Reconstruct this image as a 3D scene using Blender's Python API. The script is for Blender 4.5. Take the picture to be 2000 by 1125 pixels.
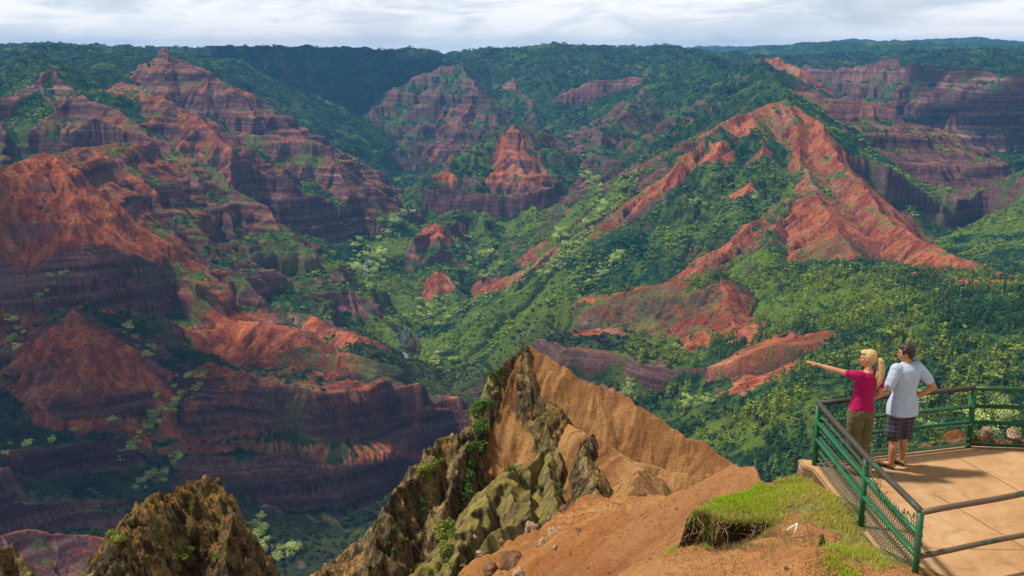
import bpy, bmesh, math, random
import numpy as np
from mathutils import Vector, Matrix

C = bpy.context.scene
for o in list(bpy.data.objects): bpy.data.objects.remove(o)

# ------------------------------------------------------------------ camera
cam_d = bpy.data.cameras.new("camera"); cam = bpy.data.objects.new("camera", cam_d)
C.collection.objects.link(cam); C.camera = cam
cam_d.lens = 36.0; cam_d.sensor_width = 36.0; cam_d.clip_start = 0.5; cam_d.clip_end = 60000
cam.location = (0, 0, 0); cam.rotation_euler = (math.radians(90 - 13.1), 0, 0)

# ------------------------------------------------------------------ sky, sun, exposure
SUN_EL, SUN_AZ = math.radians(58), math.radians(-75)      # azimuth from +Y (view direction), negative = left
SUN_DIR = Vector((math.sin(SUN_AZ) * math.cos(SUN_EL), math.cos(SUN_AZ) * math.cos(SUN_EL), math.sin(SUN_EL)))
sd = bpy.data.lights.new("sun", 'SUN'); sun = bpy.data.objects.new("sun", sd); C.collection.objects.link(sun)
sd.energy = 4.6; sd.angle = math.radians(4.5); sd.color = (1.0, 0.95, 0.86)
sun.rotation_euler = SUN_DIR.to_track_quat('Z', 'Y').to_euler()

W = bpy.data.worlds.new("World"); C.world = W; W.use_nodes = True
nt = W.node_tree; nt.nodes.clear()
def wn(t, **k):
    n = nt.nodes.new(t)
    for a, b in k.items(): setattr(n, a, b)
    return n
wo = wn('ShaderNodeOutputWorld')
sky = wn('ShaderNodeTexSky', sky_type='NISHITA', sun_disc=False, sun_elevation=SUN_EL, sun_rotation=SUN_AZ, altitude=1000)
bg1 = wn('ShaderNodeBackground'); bg1.inputs[1].default_value = 0.10
nt.links.new(sky.outputs[0], bg1.inputs[0])
tc = wn('ShaderNodeTexCoord'); sep = wn('ShaderNodeSeparateXYZ'); nt.links.new(tc.outputs['Generated'], sep.inputs[0])
def wmath(op, a, b=None, c=None):
    n = wn('ShaderNodeMath', operation=op)
    for i, v in enumerate((a, b, c)):
        if v is None: continue
        if isinstance(v, (int, float)): n.inputs[i].default_value = v
        else: nt.links.new(v, n.inputs[i])
    return n.outputs[0]
# the cloud deck seen from below: directions meet a layer overhead, thinned towards the horizon
zz = wmath('ADD', wmath('MAXIMUM', sep.outputs[2], 0.0), 0.22)
cu = wmath('DIVIDE', sep.outputs[0], zz); cv = wmath('DIVIDE', sep.outputs[1], zz)
comb = wn('ShaderNodeCombineXYZ'); nt.links.new(cu, comb.inputs[0]); nt.links.new(wmath('MULTIPLY', cv, 1.0), comb.inputs[1])
n1 = wn('ShaderNodeTexNoise'); n1.inputs['Scale'].default_value = 0.75; n1.inputs['Detail'].default_value = 9; n1.inputs['Roughness'].default_value = .56; n1.inputs['Distortion'].default_value = .5
n2 = wn('ShaderNodeTexNoise'); n2.inputs['Scale'].default_value = 2.6; n2.inputs['Detail'].default_value = 8; n2.inputs['Roughness'].default_value = .6; n2.inputs['Distortion'].default_value = .8
for n in (n1, n2): nt.links.new(comb.outputs[0], n.inputs['Vector'])
mixn = wmath('ADD', wmath('MULTIPLY', n1.outputs['Fac'], .6), wmath('MULTIPLY', n2.outputs['Fac'], .4))
cr = wn('ShaderNodeValToRGB'); nt.links.new(mixn, cr.inputs[0])
cr.color_ramp.elements[0].position = .36; cr.color_ramp.elements[0].color = (.46, .53, .64, 1)
cr.color_ramp.elements[1].position = .54; cr.color_ramp.elements[1].color = (1.0, 1.0, 1.0, 1)
e = cr.color_ramp.elements.new(.47); e.color = (.68, .74, .81, 1)
hzr = wn('ShaderNodeMapRange'); nt.links.new(sep.outputs[2], hzr.inputs[0]); hzr.inputs[1].default_value = .0; hzr.inputs[2].default_value = .05; hzr.inputs[3].default_value = .55; hzr.inputs[4].default_value = 0
hmx = wn('ShaderNodeMix', data_type='RGBA'); nt.links.new(hzr.outputs[0], hmx.inputs[0]); nt.links.new(cr.outputs[0], hmx.inputs[6]); hmx.inputs[7].default_value = (1.0, 1.0, 1.0, 1)
bg2 = wn('ShaderNodeBackground')
zst = wn('ShaderNodeMapRange'); nt.links.new(sep.outputs[2], zst.inputs[0]); zst.inputs[1].default_value = .06; zst.inputs[2].default_value = .5; zst.inputs[3].default_value = 1.0; zst.inputs[4].default_value = .42; nt.links.new(zst.outputs[0], bg2.inputs[1])
nt.links.new(hmx.outputs[2], bg2.inputs[0])
cov = wn('ShaderNodeMapRange'); nt.links.new(n1.outputs['Fac'], cov.inputs[0])
cov.inputs[1].default_value = .28; cov.inputs[2].default_value = .40; cov.inputs[3].default_value = .55; cov.inputs[4].default_value = 1
mx = wn('ShaderNodeMixShader'); nt.links.new(cov.outputs[0], mx.inputs[0]); nt.links.new(bg1.outputs[0], mx.inputs[1]); nt.links.new(bg2.outputs[0], mx.inputs[2])
nt.links.new(mx.outputs[0], wo.inputs[0])

C.view_settings.view_transform = 'Standard'; C.view_settings.look = 'None'
C.view_settings.exposure = 0.15; C.view_settings.gamma = 1.0; C.view_settings.use_curve_mapping = False
C.cycles.max_bounces = 6; C.cycles.diffuse_bounces = 3; C.cycles.volume_bounces = 0; C.cycles.transparent_max_bounces = 12
C.cycles.use_denoising = True; C.cycles.denoising_prefilter = 'ACCURATE'; C.cycles.denoising_input_passes = 'RGB_ALBEDO_NORMAL'
QUALITY = 1
HAZE = 4.8e-5
# ------------------------------------------------------------------ helpers: numbers
FPX = 2000.0
PITCH = math.radians(13.1)
f32 = np.float32

def ray(px, py):
    x = (px - 1000) / FPX
    v = (562.5 - py) / FPX
    return np.array([x, math.cos(PITCH) + v * math.sin(PITCH), -math.sin(PITCH) + v * math.cos(PITCH)])

def at_r(px, py, R):
    """world point seen in that direction at horizontal range R"""
    d = ray(px, py)
    return d * (R / math.hypot(d[0], d[1]))

def at_z(px, py, z):
    d = ray(px, py)
    return d * (z / d[2])

_rg = np.random.default_rng(11)
_ang = _rg.random((256, 256)) * 2 * np.pi
GX = np.cos(_ang).astype(f32); GY = np.sin(_ang).astype(f32)

def perlin(x, y, seed=0):
    x = np.asarray(x, f32) + f32(seed * 17.37); y = np.asarray(y, f32) + f32(seed * 9.71)
    xi = np.floor(x); yi = np.floor(y)
    fx = x - xi; fy = y - yi
    xi = xi.astype(np.int32) & 255; yi = yi.astype(np.int32) & 255
    x1 = (xi + 1) & 255; y1 = (yi + 1) & 255
    u = fx * fx * fx * (fx * (fx * 6 - 15) + 10); v = fy * fy * fy * (fy * (fy * 6 - 15) + 10)
    a = GX[xi, yi] * fx + GY[xi, yi] * fy
    b = GX[x1, yi] * (fx - 1) + GY[x1, yi] * fy
    c = GX[xi, y1] * fx + GY[xi, y1] * (fy - 1)
    d = GX[x1, y1] * (fx - 1) + GY[x1, y1] * (fy - 1)
    a += u * (b - a); c += u * (d - c)
    return (a + v * (c - a)) * f32(1.5)

def fbm(x, y, octaves=4, seed=0, gain=0.5):
    s = 0; a = 1.0; f = 1.0
    for o in range(octaves):
        s = s + f32(a) * perlin(x * f32(f), y * f32(f), seed + o * 3)
        a *= gain; f *= 2.03
    return s

def ridged(x, y, octaves=3, seed=0, gain=0.5):
    s = 0; a = 1.0; f = 1.0
    for o in range(octaves):
        s = s + f32(a) * (1 - np.abs(perlin(x * f32(f), y * f32(f), seed + o * 5)) * 2)
        a *= gain; f *= 2.07
    return s

def sstep(a, b, x):
    t = np.clip((x - a) / (b - a), 0, 1)
    return t * t * (3 - 2 * t)

def tps(pts, vals, smooth=0.0):
    """thin plate spline through scattered points; returns a function"""
    P_ = np.array(pts, float); n = len(P_)
    sc = np.ptp(P_, axis=0).max(); c = P_.mean(0); Q = (P_ - c) / sc
    d2 = ((Q[:, None] - Q[None]) ** 2).sum(-1)
    K = 0.5 * d2 * np.log(d2 + 1e-12) + np.eye(n) * smooth
    A = np.zeros((n + 3, n + 3)); A[:n, :n] = K; A[:n, n] = 1; A[:n, n + 1:] = Q
    A[n:, :n] = A[:n, n:].T
    w = np.linalg.solve(A, np.concatenate([np.array(vals, float), np.zeros(3)]))
    def f(X, Y):
        x = (X - c[0]) / sc; y = (Y - c[1]) / sc
        r = w[n] + w[n + 1] * x + w[n + 2] * y
        for i in range(n):
            q = (x - Q[i, 0]) ** 2 + (y - Q[i, 1]) ** 2
            r += w[i] * 0.5 * q * np.log(q + 1e-12)
        return r
    return f
# ------------------------------------------------------------------ the canyon: valley floors, ridges and their spurs
FLOOR = [  # (px, py, range): points of valley floors and benches
 (790,690,2080),(735,600,2380),(710,520,2600),(720,460,2850),(770,410,3200),(700,320,4100),(650,262,4900),(690,228,5800),
 (860,760,1850),(900,800,1720),(870,640,2150),(960,560,2350),(1060,490,2650),(1150,430,2900),(1190,360,3300),(1250,300,3900),
 (1150,262,4600),(1300,800,1100),(1500,850,900),(1600,700,1050),(1750,600,1200),(1950,590,1150),(1900,720,900),(1450,900,850),
 (1350,880,950),(1250,800,1120),(1150,800,1250),(1080,740,1500),(1050,640,1800),(1950,440,2250),(1830,468,2350),(1980,475,2150),(200,720,1500),(80,605,1600),(220,600,1590),(300,850,1280),
 (100,900,1200),(50,700,1620),(450,1020,1080),(650,1060,1080),(600,920,1250),(750,850,1400),(50,1070,1000),(350,700,1600),
 (330,560,1850),(600,720,1420),(840,800,1650),(30,320,2450),(-150,420,2300),(-150,800,1300),(1500,560,1560),(1760,568,1760),(1900,568,1720),(2050,568,1700),(2200,568,1650),(2150,600,1100),(2150,470,2200)]
_far_anchor = [(-3500,9000,-200),(0,9000,-330),(4500,9000,-200),(-9000,15000,-100),(9000,15000,-60),(0,15000,-200),(-2600,3000,-350),(3000,4500,-250),
               (-1500,700,-520),(0,500,-560),(1500,500,-320),(700,400,-400)]

def _ridge(pts, **k):
    return dict(p=np.array([at_r(*q) for q in pts]), **k)

# s: fall of the sides; g/gd: gentle fall for the first gd metres; sp: spacing of side spurs; red/rock/veg: what covers it
RIDGES = [
 _ridge([(1150,104,13000),(1300,98,13000),(1370,88,13000),(1430,90,13000),(1560,86,13000),(1660,75,13000),(1740,80,13000),(1830,76,13000),(1900,72,13000),(2000,80,13000),(2250,74,13000)], s=.25, sp=0, veg=1, ter=0),
 _ridge([(1330,118,8200),(1400,104,8000),(1470,92,8000),(1560,84,8000),(1610,80,8000),(1690,83,8000),(1750,78,8000),(1800,83,8000),(1900,86,8000),(2100,90,8000)], s=.22, sp=500, veg=1, ter=0, spd=.6),
 _ridge([(-250,92,6500),(0,84,6500),(60,83,6500),(100,79,6500),(180,86,6500),(300,90,6500),(450,89,6500),(600,88,6500),(700,92,6400),(820,95,6300),(845,98,6200),(868,108,6100)], s=.5, sp=330, veg=1, ter=.25, spl=600),
 _ridge([(700,92,6400),(690,130,5900),(675,170,5500)], s=.65, sp=300, veg=1, ter=.2),
 _ridge([(540,90,6400),(560,130,5600),(590,170,5000),(612,200,4800)], s=.75, spl=300, sp=240, veg=.75, ter=.6, red=.35),
 _ridge([(868,108,6100),(920,98,5800),(1000,93,5700),(1080,86,5700),(1180,88,5800),(1300,88,5800),(1350,96,5800),(1450,105,5600),(1560,112,5500)], s=.62, g=.20, gd=700, sp=260, spl=900, veg=1, ter=.2),
 _ridge([(1000,93,5700),(1040,112,5250),(1080,135,4900)], s=.36, sp=200, veg=1, ter=.1),
 _ridge([(1160,88,5800),(1180,110,5200),(1150,140,4850)], s=.34, sp=200, veg=1, ter=.1),
 _ridge([(1300,88,5800),(1330,98,5200),(1370,110,4700),(1400,118,4300)], s=.36, sp=200, veg=1, ter=.1),
 # central massif
 _ridge([(940,104,5600),(900,126,4900)], s=.6, sp=180, veg=.8, ter=.4, red=.2),
 _ridge([(900,128,4900),(820,142,4900),(762,186,4800),(720,222,4700),(690,240,4650)], s=.72, sp=170, veg=.6, ter=.9, red=.15),
 _ridge([(900,128,4900),(930,168,4600),(955,205,4350),(975,235,4200)], s=.85, sp=150, veg=.5, ter=.9, red=.2),
 _ridge([(870,135,4900),(850,215,4500),(790,285,4150),(720,325,3950)], s=.62, sp=150, veg=.42, ter=.9, red=.2),
 _ridge([(930,168,4600),(915,200,4420),(895,240,4250),(880,275,4100)], s=.85, sp=140, veg=.25, ter=.9, red=.6),
 _ridge([(1000,150,4850),(1015,175,4700),(1050,225,4350)], s=.85, sp=150, veg=.35, ter=.9, red=.3),
 _ridge([(1060,215,4500),(1090,186,4550),(1150,158,4550),(1240,150,4500),(1310,150,4300)], s=1.1, sp=90, spl=300, veg=.02, ter=.7, red=.35, flu=2.2),
 # pyramid
 _ridge([(1000,240,3300),(1060,252,3500),(1130,276,3700),(1180,275,3900)], s=.75, sp=150, veg=.5, ter=.6, red=.5),
 _ridge([(1000,240,3300),(1012,300,3120),(1032,335,3040)], s=.66, sp=90, veg=.25, ter=1, red=.8, spl=200),
 _ridge([(1000,240,3300),(930,286,3200),(870,324,3100),(828,362,3000),(815,405,2950)], s=.66, sp=120, veg=.75, ter=.6, red=.5),
 _ridge([(1000,240,3300),(1070,294,3200),(1116,342,3120)], s=.6, sp=120, veg=.65, ter=.5, red=.4),
 _ridge([(950,386,2940),(890,420,2750),(845,440,2580),(800,482,2450)], s=.8, sp=110, veg=.55, ter=1, red=.7),
 _ridge([(845,440,2580),(862,520,2350),(850,582,2230)], s=.6, sp=110, veg=.8, ter=.5, red=.4),
 _ridge([(1032,380,2960),(1045,440,2650),(1030,502,2420)], s=.55, sp=150, veg=.9, ter=.3, red=.15),
 _ridge([(940,400,2940),(955,470,2560),(932,532,2370)], s=.5, sp=130, veg=.75, ter=.5, red=.4),
 _ridge([(812,366,3000),(870,374,2960),(950,380,2930),(1010,377,2930),(1070,373,2960),(1092,352,3060)], s=1.5, bs=.02, br=40, sp=60, spl=60, veg=.2, ter=.9, red=.25),
 # spurs right of the side valley
 _ridge([(1480,113,4300),(1480,140,3700),(1400,186,3350),(1330,236,3150),(1262,290,2950),(1222,345,2820)], s=.66, sp=140, veg=.7, ter=.6, red=.35),
 _ridge([(1262,175,3900),(1240,200,3700),(1190,240,3450),(1170,290,3250)], s=.7, sp=120, veg=.5, ter=.5, red=.45),
 _ridge([(1545,196,2600),(1480,212,2530),(1400,240,2450),(1330,312,2340),(1285,370,2260)], s=.64, sp=80, spl=240, veg=.15, ter=.15, red=1, flu=1.5),
 _ridge([(1330,436,2100),(1230,466,2080),(1130,500,2060),(1010,556,2050),(885,613,2040)], s=.5, sp=110, spl=260, veg=1, ter=.15, red=.1),
 _ridge([(1400,240,2450),(1405,330,2260),(1335,432,2110)], s=.6, sp=110, veg=.6, ter=.3, red=.55),
 _ridge([(1470,225,2480),(1490,320,2260),(1440,400,2110)], s=.6, sp=100, veg=.5, ter=.15, red=.8, flu=1.3),
 # big red ridge
 _ridge([(1480,113,4300),(1500,140,3500),(1530,166,3000),(1545,196,2600)], s=.6, sp=170, veg=.95, ter=.3),
 _ridge([(1545,200,2600),(1562,300,2350),(1560,362,2200),(1480,432,2050),(1400,500,1900),(1340,546,1800)], s=.62, sp=80, spl=260, veg=.26, ter=.15, red=.92, flu=1.5),
 _ridge([(1545,200,2600),(1592,242,2500),(1660,330,2250),(1740,430,2000),(1845,492,1800),(1950,530,1650),(2080,550,1540)], s=.62, bs=.95, br=20, side=-1, sp=80, spl=260, veg=.22, ter=.2, red=.92, flu=1.5),
 _ridge([(1575,330,2260),(1620,420,1960),(1665,500,1700)], s=.55, sp=80, spl=220, veg=.2, ter=.1, red=1, flu=1.5),
 _ridge([(1562,362,2200),(1520,430,2010),(1500,500,1780)], s=.55, sp=90, spl=220, veg=.45, ter=.1, red=.9, flu=1.3),
 _ridge([(1680,520,1640),(1800,532,1490),(1900,546,1390),(2080,556,1310)], s=.55, g=.14, gd=150, sp=0, veg=.9, ter=.1, red=.7),
 # cliffs behind it
 _ridge([(1560,170,3000),(1592,186,2900),(1700,206,2950),(1762,226,2950),(1832,266,2900),(1892,332,2800),(1922,392,2700),(1936,440,2600)], s=.46, sp=130, veg=.2, ter=1, red=.55),
 _ridge([(1832,262,3660),(1855,242,3700),(1900,200,3800),(1960,180,3900),(2100,160,4000)], s=.85, sp=160, veg=.35, ter=1, red=.2),
 _ridge([(1540,112,5600),(1600,135,5000),(1640,135,4950),(1720,118,4900),(1800,125,4700),(1900,132,4500),(1955,152,4300),(2080,150,4300)], s=.75, sp=200, veg=.38, ter=1, red=.25),
 _ridge([(1480,113,4300),(1530,118,4250),(1560,132,4150)], s=.7, sp=110, veg=.1, ter=.3, red=1),
 _ridge([(1500,112,6200),(1700,100,6500),(1850,98,6200),(2150,94,5800)], s=.6, g=.12, gd=1000, sp=300, spl=900, veg=1, ter=.1),
 _ridge([(2070,305,2700),(2000,345,2550),(1945,402,2450),(1925,452,2340)], s=.6, sp=120, veg=.8, ter=.4, red=.3),
 # left plateau and its red spurs
 _ridge([(-250,95,4600),(0,95,4600),(150,90,4800),(260,98,4600)], s=.5, g=.09, gd=420, sp=260, spl=500, veg=1, ter=.2),
 _ridge([(150,90,4800),(200,110,4000),(190,150,3300),(200,185,2950)], s=.42, sp=170, veg=1, ter=.1),
 _ridge([(60,98,3900),(95,140,3000)], s=.55, sp=170, veg=.9, ter=.3, red=.3),
 _ridge([(95,140,3000),(0,192,2900),(-110,250,2800)], s=.75, sp=130, veg=.2, ter=1, red=.45),
 _ridge([(95,140,3000),(180,200,2800),(228,216,2700),(300,270,2550),(380,312,2400),(470,376,2200),(540,436,2050),(600,492,1980),(680,562,1930),(760,642,1850),(830,762,1600)], s=.72, bs=.95, br=25, side=-1, sp=110, veg=.3, ter=1, red=.6),
 _ridge([(320,100,4200),(318,108,3500),(420,150,3400),(490,186,3300),(530,212,3250),(560,246,3150),(610,292,3060)], s=.8, sp=130, veg=.2, ter=1, red=.6),
 _ridge([(240,156,3100),(300,182,2950),(372,224,2800),(425,268,2690),(480,305,2600)], s=.75, sp=120, veg=.2, ter=.9, red=.75),
 _ridge([(400,232,3100),(470,252,3000),(560,266,2950),(622,284,2900),(660,330,2800),(668,346,2750)], s=.85, sp=120, veg=.25, ter=1, red=.6),
 _ridge([(425,268,2720),(440,300,2690),(520,332,2620),(600,348,2580)], s=.8, sp=110, veg=.3, ter=1, red=.5),
 _ridge([(300,270,2550),(330,330,2400),(400,400,2200),(450,470,2030)], s=.75, sp=110, veg=.3, ter=1, red=.6),
 # red cone at left
 _ridge([(300,285,2400),(200,286,2150),(92,288,1900)], s=.75, sp=90, veg=.2, ter=.9, red=.8),
 _ridge([(92,288,1900),(0,330,1850),(-100,375,1790)], s=.8, sp=80, veg=.1, ter=.5, red=1),
 _ridge([(95,290,1900),(150,400,1750),(172,470,1680)], s=.72, sp=70, veg=.1, ter=.4, red=1, spl=180),
 _ridge([(92,288,1900),(182,370,1840),(262,440,1780),(300,480,1740),(420,562,1690)], s=.85, sp=80, veg=.15, ter=.8, red=.9),
 _ridge([(220,300,2100),(332,392,1940),(402,470,1840),(472,560,1740),(545,605,1670)], s=.8, sp=90, veg=.42, ter=1, red=.45),
 _ridge([(380,332,2250),(442,420,2080),(492,500,1930),(522,560,1810),(640,640,1600)], s=.8, sp=90, veg=.42, ter=1, red=.4),
 # lower red hill and knolls
 _ridge([(200,560,1640),(150,606,1450)], s=.7, sp=70, veg=.4, ter=.6, red=.6),
 _ridge([(150,606,1450),(170,680,1380),(160,742,1330)], s=.65, sp=55, spl=130, veg=.15, ter=.5, red=.95),
 _ridge([(150,606,1450),(60,682,1420),(15,722,1400)], s=.7, sp=60, spl=130, veg=.3, ter=.7, red=.7),
 _ridge([(150,606,1450),(232,682,1420),(312,742,1380)], s=.7, sp=60, spl=130, veg=.25, ter=.7, red=.8),
 _ridge([(430,632,1650),(510,627,1600),(560,640,1550),(602,672,1480),(500,702,1400)], s=.5, sp=60, spl=120, veg=.2, ter=.2, red=1, flu=1.2),
 _ridge([(640,642,1600),(690,652,1570),(720,680,1500)], s=.5, sp=60, spl=120, veg=.4, ter=.3, red=.9),
 _ridge([(610,692,1450),(680,688,1450),(742,712,1420)], s=.55, sp=60, spl=120, veg=.35, ter=.6, red=.8),
 _ridge([(400,742,1330),(470,727,1300),(530,741,1280),(640,766,1270),(720,771,1290),(800,790,1330),(940,797,1360)], s=.95, bs=.03, br=90, sp=70, spl=90, veg=.2, ter=.5, red=.72, flu=1.4),
 _ridge([(340,884,1230),(500,880,1200),(640,890,1200),(760,880,1250),(850,878,1320)], s=.9, bs=.1, br=90, sp=80, spl=90, veg=.35, ter=1, red=.3),
 _ridge([(1330,838,1010),(1450,846,980),(1565,852,950)], s=.95, bs=.1, br=60, sp=60, spl=70, veg=.6, ter=1, red=.2),
 _ridge([(-80,806,1330),(100,792,1310),(200,780,1320),(290,772,1340)], s=.95, bs=.1, br=60, sp=70, spl=80, veg=.35, ter=1, red=.45),
 _ridge([(-80,992,1080),(40,984,1085),(120,974,1090),(270,984,1090)], s=.95, bs=.12, br=60, sp=60, spl=70, veg=.4, ter=1, red=.25),
 _ridge([(-80,905,1190),(60,880,1200),(160,868,1210),(270,880,1200)], s=.8, bs=.1, br=60, sp=60, spl=70, veg=.5, ter=1, red=.25),
 _ridge([(-60,1062,880),(60,1042,900),(160,1046,900),(225,1074,920)], s=.55, sp=40, spl=90, veg=.1, ter=.3, red=.8),
 # knoll right of the middle
 _ridge([(1110,586,1600),(1180,576,1580),(1280,561,1560),(1400,545,1520)], s=.95, g=.16, gd=45, sp=0, veg=.5, ter=.1, red=.75),
 _ridge([(1400,545,1520),(1430,602,1420),(1452,682,1280),(1482,762,1130),(1500,800,1050)], s=.42, sp=60, spl=120, veg=.3, ter=.1, red=1, flu=1.2),
 _ridge([(1092,676,1345),(1200,692,1300),(1300,712,1250),(1420,742,1180),(1600,740,1100)], s=.85, cap=2.2, bs=.02, br=150, sp=70, spl=100, veg=.55, ter=.8, red=.5),
]

# great cliffs cut into the slopes: rim polyline, height, reach in front of the rim
CLIFFS = [
 ([(-120,462,1720),(0,468,1700),(60,476,1690),(180,480,1680),(290,486,1715),(330,500,1740)], 85, 150),
 ([(396,744,1330),(470,729,1300),(530,743,1280),(640,768,1270),(720,773,1290),(800,792,1330),(950,800,1365)], 48, 95),
 ([(452,356,2640),(520,346,2640),(600,346,2620),(640,340,2680),(668,342,2740)], 135, 230),
 ([(812,368,3000),(870,376,2960),(950,382,2930),(1010,379,2930),(1070,375,2960),(1094,356,3040)], 50, 110),
 ([(788,480,2480),(838,472,2440),(892,480,2480)], 45, 85),
 ([(1088,684,1340),(1200,696,1300),(1300,716,1250),(1420,748,1180),(1520,752,1150),(1600,748,1110)], 27, 60, 1.15),
 ([(330,884,1230),(500,880,1200),(640,890,1200),(760,880,1250),(850,880,1310)], 48, 90),
 ([(-80,992,1080),(40,984,1085),(120,974,1090),(270,984,1090)], 26, 50),
 ([(30,745,1335),(90,756,1330),(180,758,1325),(300,752,1350)], 34, 70),
 ([(-60,905,1190),(60,880,1200),(160,868,1210),(270,880,1200)], 22, 45),
 ([(560,250,3160),(500,262,3150),(430,252,3160),(360,230,3230)][::-1], 70, 170),
 ([(40,240,2800),(120,262,2720),(200,275,2700),(260,300,2560)], 60, 140),
 ([(330,420,2060),(420,440,1990),(500,470,1930)], 45, 90),
 ([(1640,395,2480),(1740,400,2500),(1840,408,2530),(1915,400,2640)], 75, 150),
 ([(1640,165,4600),(1760,165,4450),(1880,175,4300),(1960,190,4200)], 80, 260),
 ([(1850,262,3600),(1930,240,3600),(2060,230,3600)], 90, 240),
 ([(760,300,4100),(850,290,4050),(950,280,4050)], 70, 230),
 ([(720,215,4700),(800,200,4650),(880,195,4600)], 70, 230),
]

DEBUG = None

def build_spurs(rng):
    """side spurs running down from every ridge, so that gullies form between them"""
    out = []
    for r in RIDGES:
        p = r['p']; sp = r['sp']
        seg = np.linalg.norm(np.diff(p[:, :2], axis=0), axis=1)
        if not sp: continue
        L = np.concatenate([[0], np.cumsum(seg)])
        t = sp * rng.uniform(.2, .8); side = 1
        while t < L[-1]:
            i = min(np.searchsorted(L, t) - 1, len(seg) - 1); i = max(i, 0)
            a = (t - L[i]) / seg[i]
            base = p[i] * (1 - a) + p[i + 1] * a
            tang = (p[i + 1] - p[i]); sl = tang[2] / np.linalg.norm(tang[:2])
            tang = tang[:2] / np.linalg.norm(tang[:2])
            for sd in ((1, -1) if not r.get('side') else (r['side'],)):
                n = np.array([-tang[1], tang[0]]) * sd
                d = n + tang * (rng.uniform(-.35, .35) - np.clip(sl * 1.2, -.6, .6)); d /= np.linalg.norm(d)
                ln = r.get('spl', 420) * rng.uniform(.5, 1.1)
                s1 = (r['s'] if not r.get('g') else r['s'] * .8) * (rng.uniform(.80, .94) if r.get('flu', 1) > 1.2 else rng.uniform(.62, .82))
                q = [base.copy()]; cur = base.copy(); ang = math.atan2(d[1], d[0])
                for k in range(3):
                    ang += rng.uniform(-.3, .3)
                    st = ln / 3
                    cur = cur + np.array([math.cos(ang) * st, math.sin(ang) * st, -s1 * st * (1.0 + .25 * k)])
                    q.append(cur.copy())
                out.append(dict(r, p=np.array(q), s=min(r['s'] * 1.25, 1.15) if not r.get('g') else max(.45, r['s'] * r.get('spd', 1)), g=None, sp=0, spur=1, bs=None, cap=None, reach=ln * .75 + 90))
            t += sp * rng.uniform(.65, 1.4)
    return out

def far_grid(n_az, n_r1, n_r2):
    az = np.radians(np.concatenate([np.linspace(-62, -34, 24)[:-1], np.linspace(-34, 34, n_az), np.linspace(34, 62, 24)[1:]]))
    R = np.concatenate([np.geomspace(520, 4600, n_r1)[:-1], np.geomspace(4600, 16000, n_r2)])
    return az, R

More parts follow.
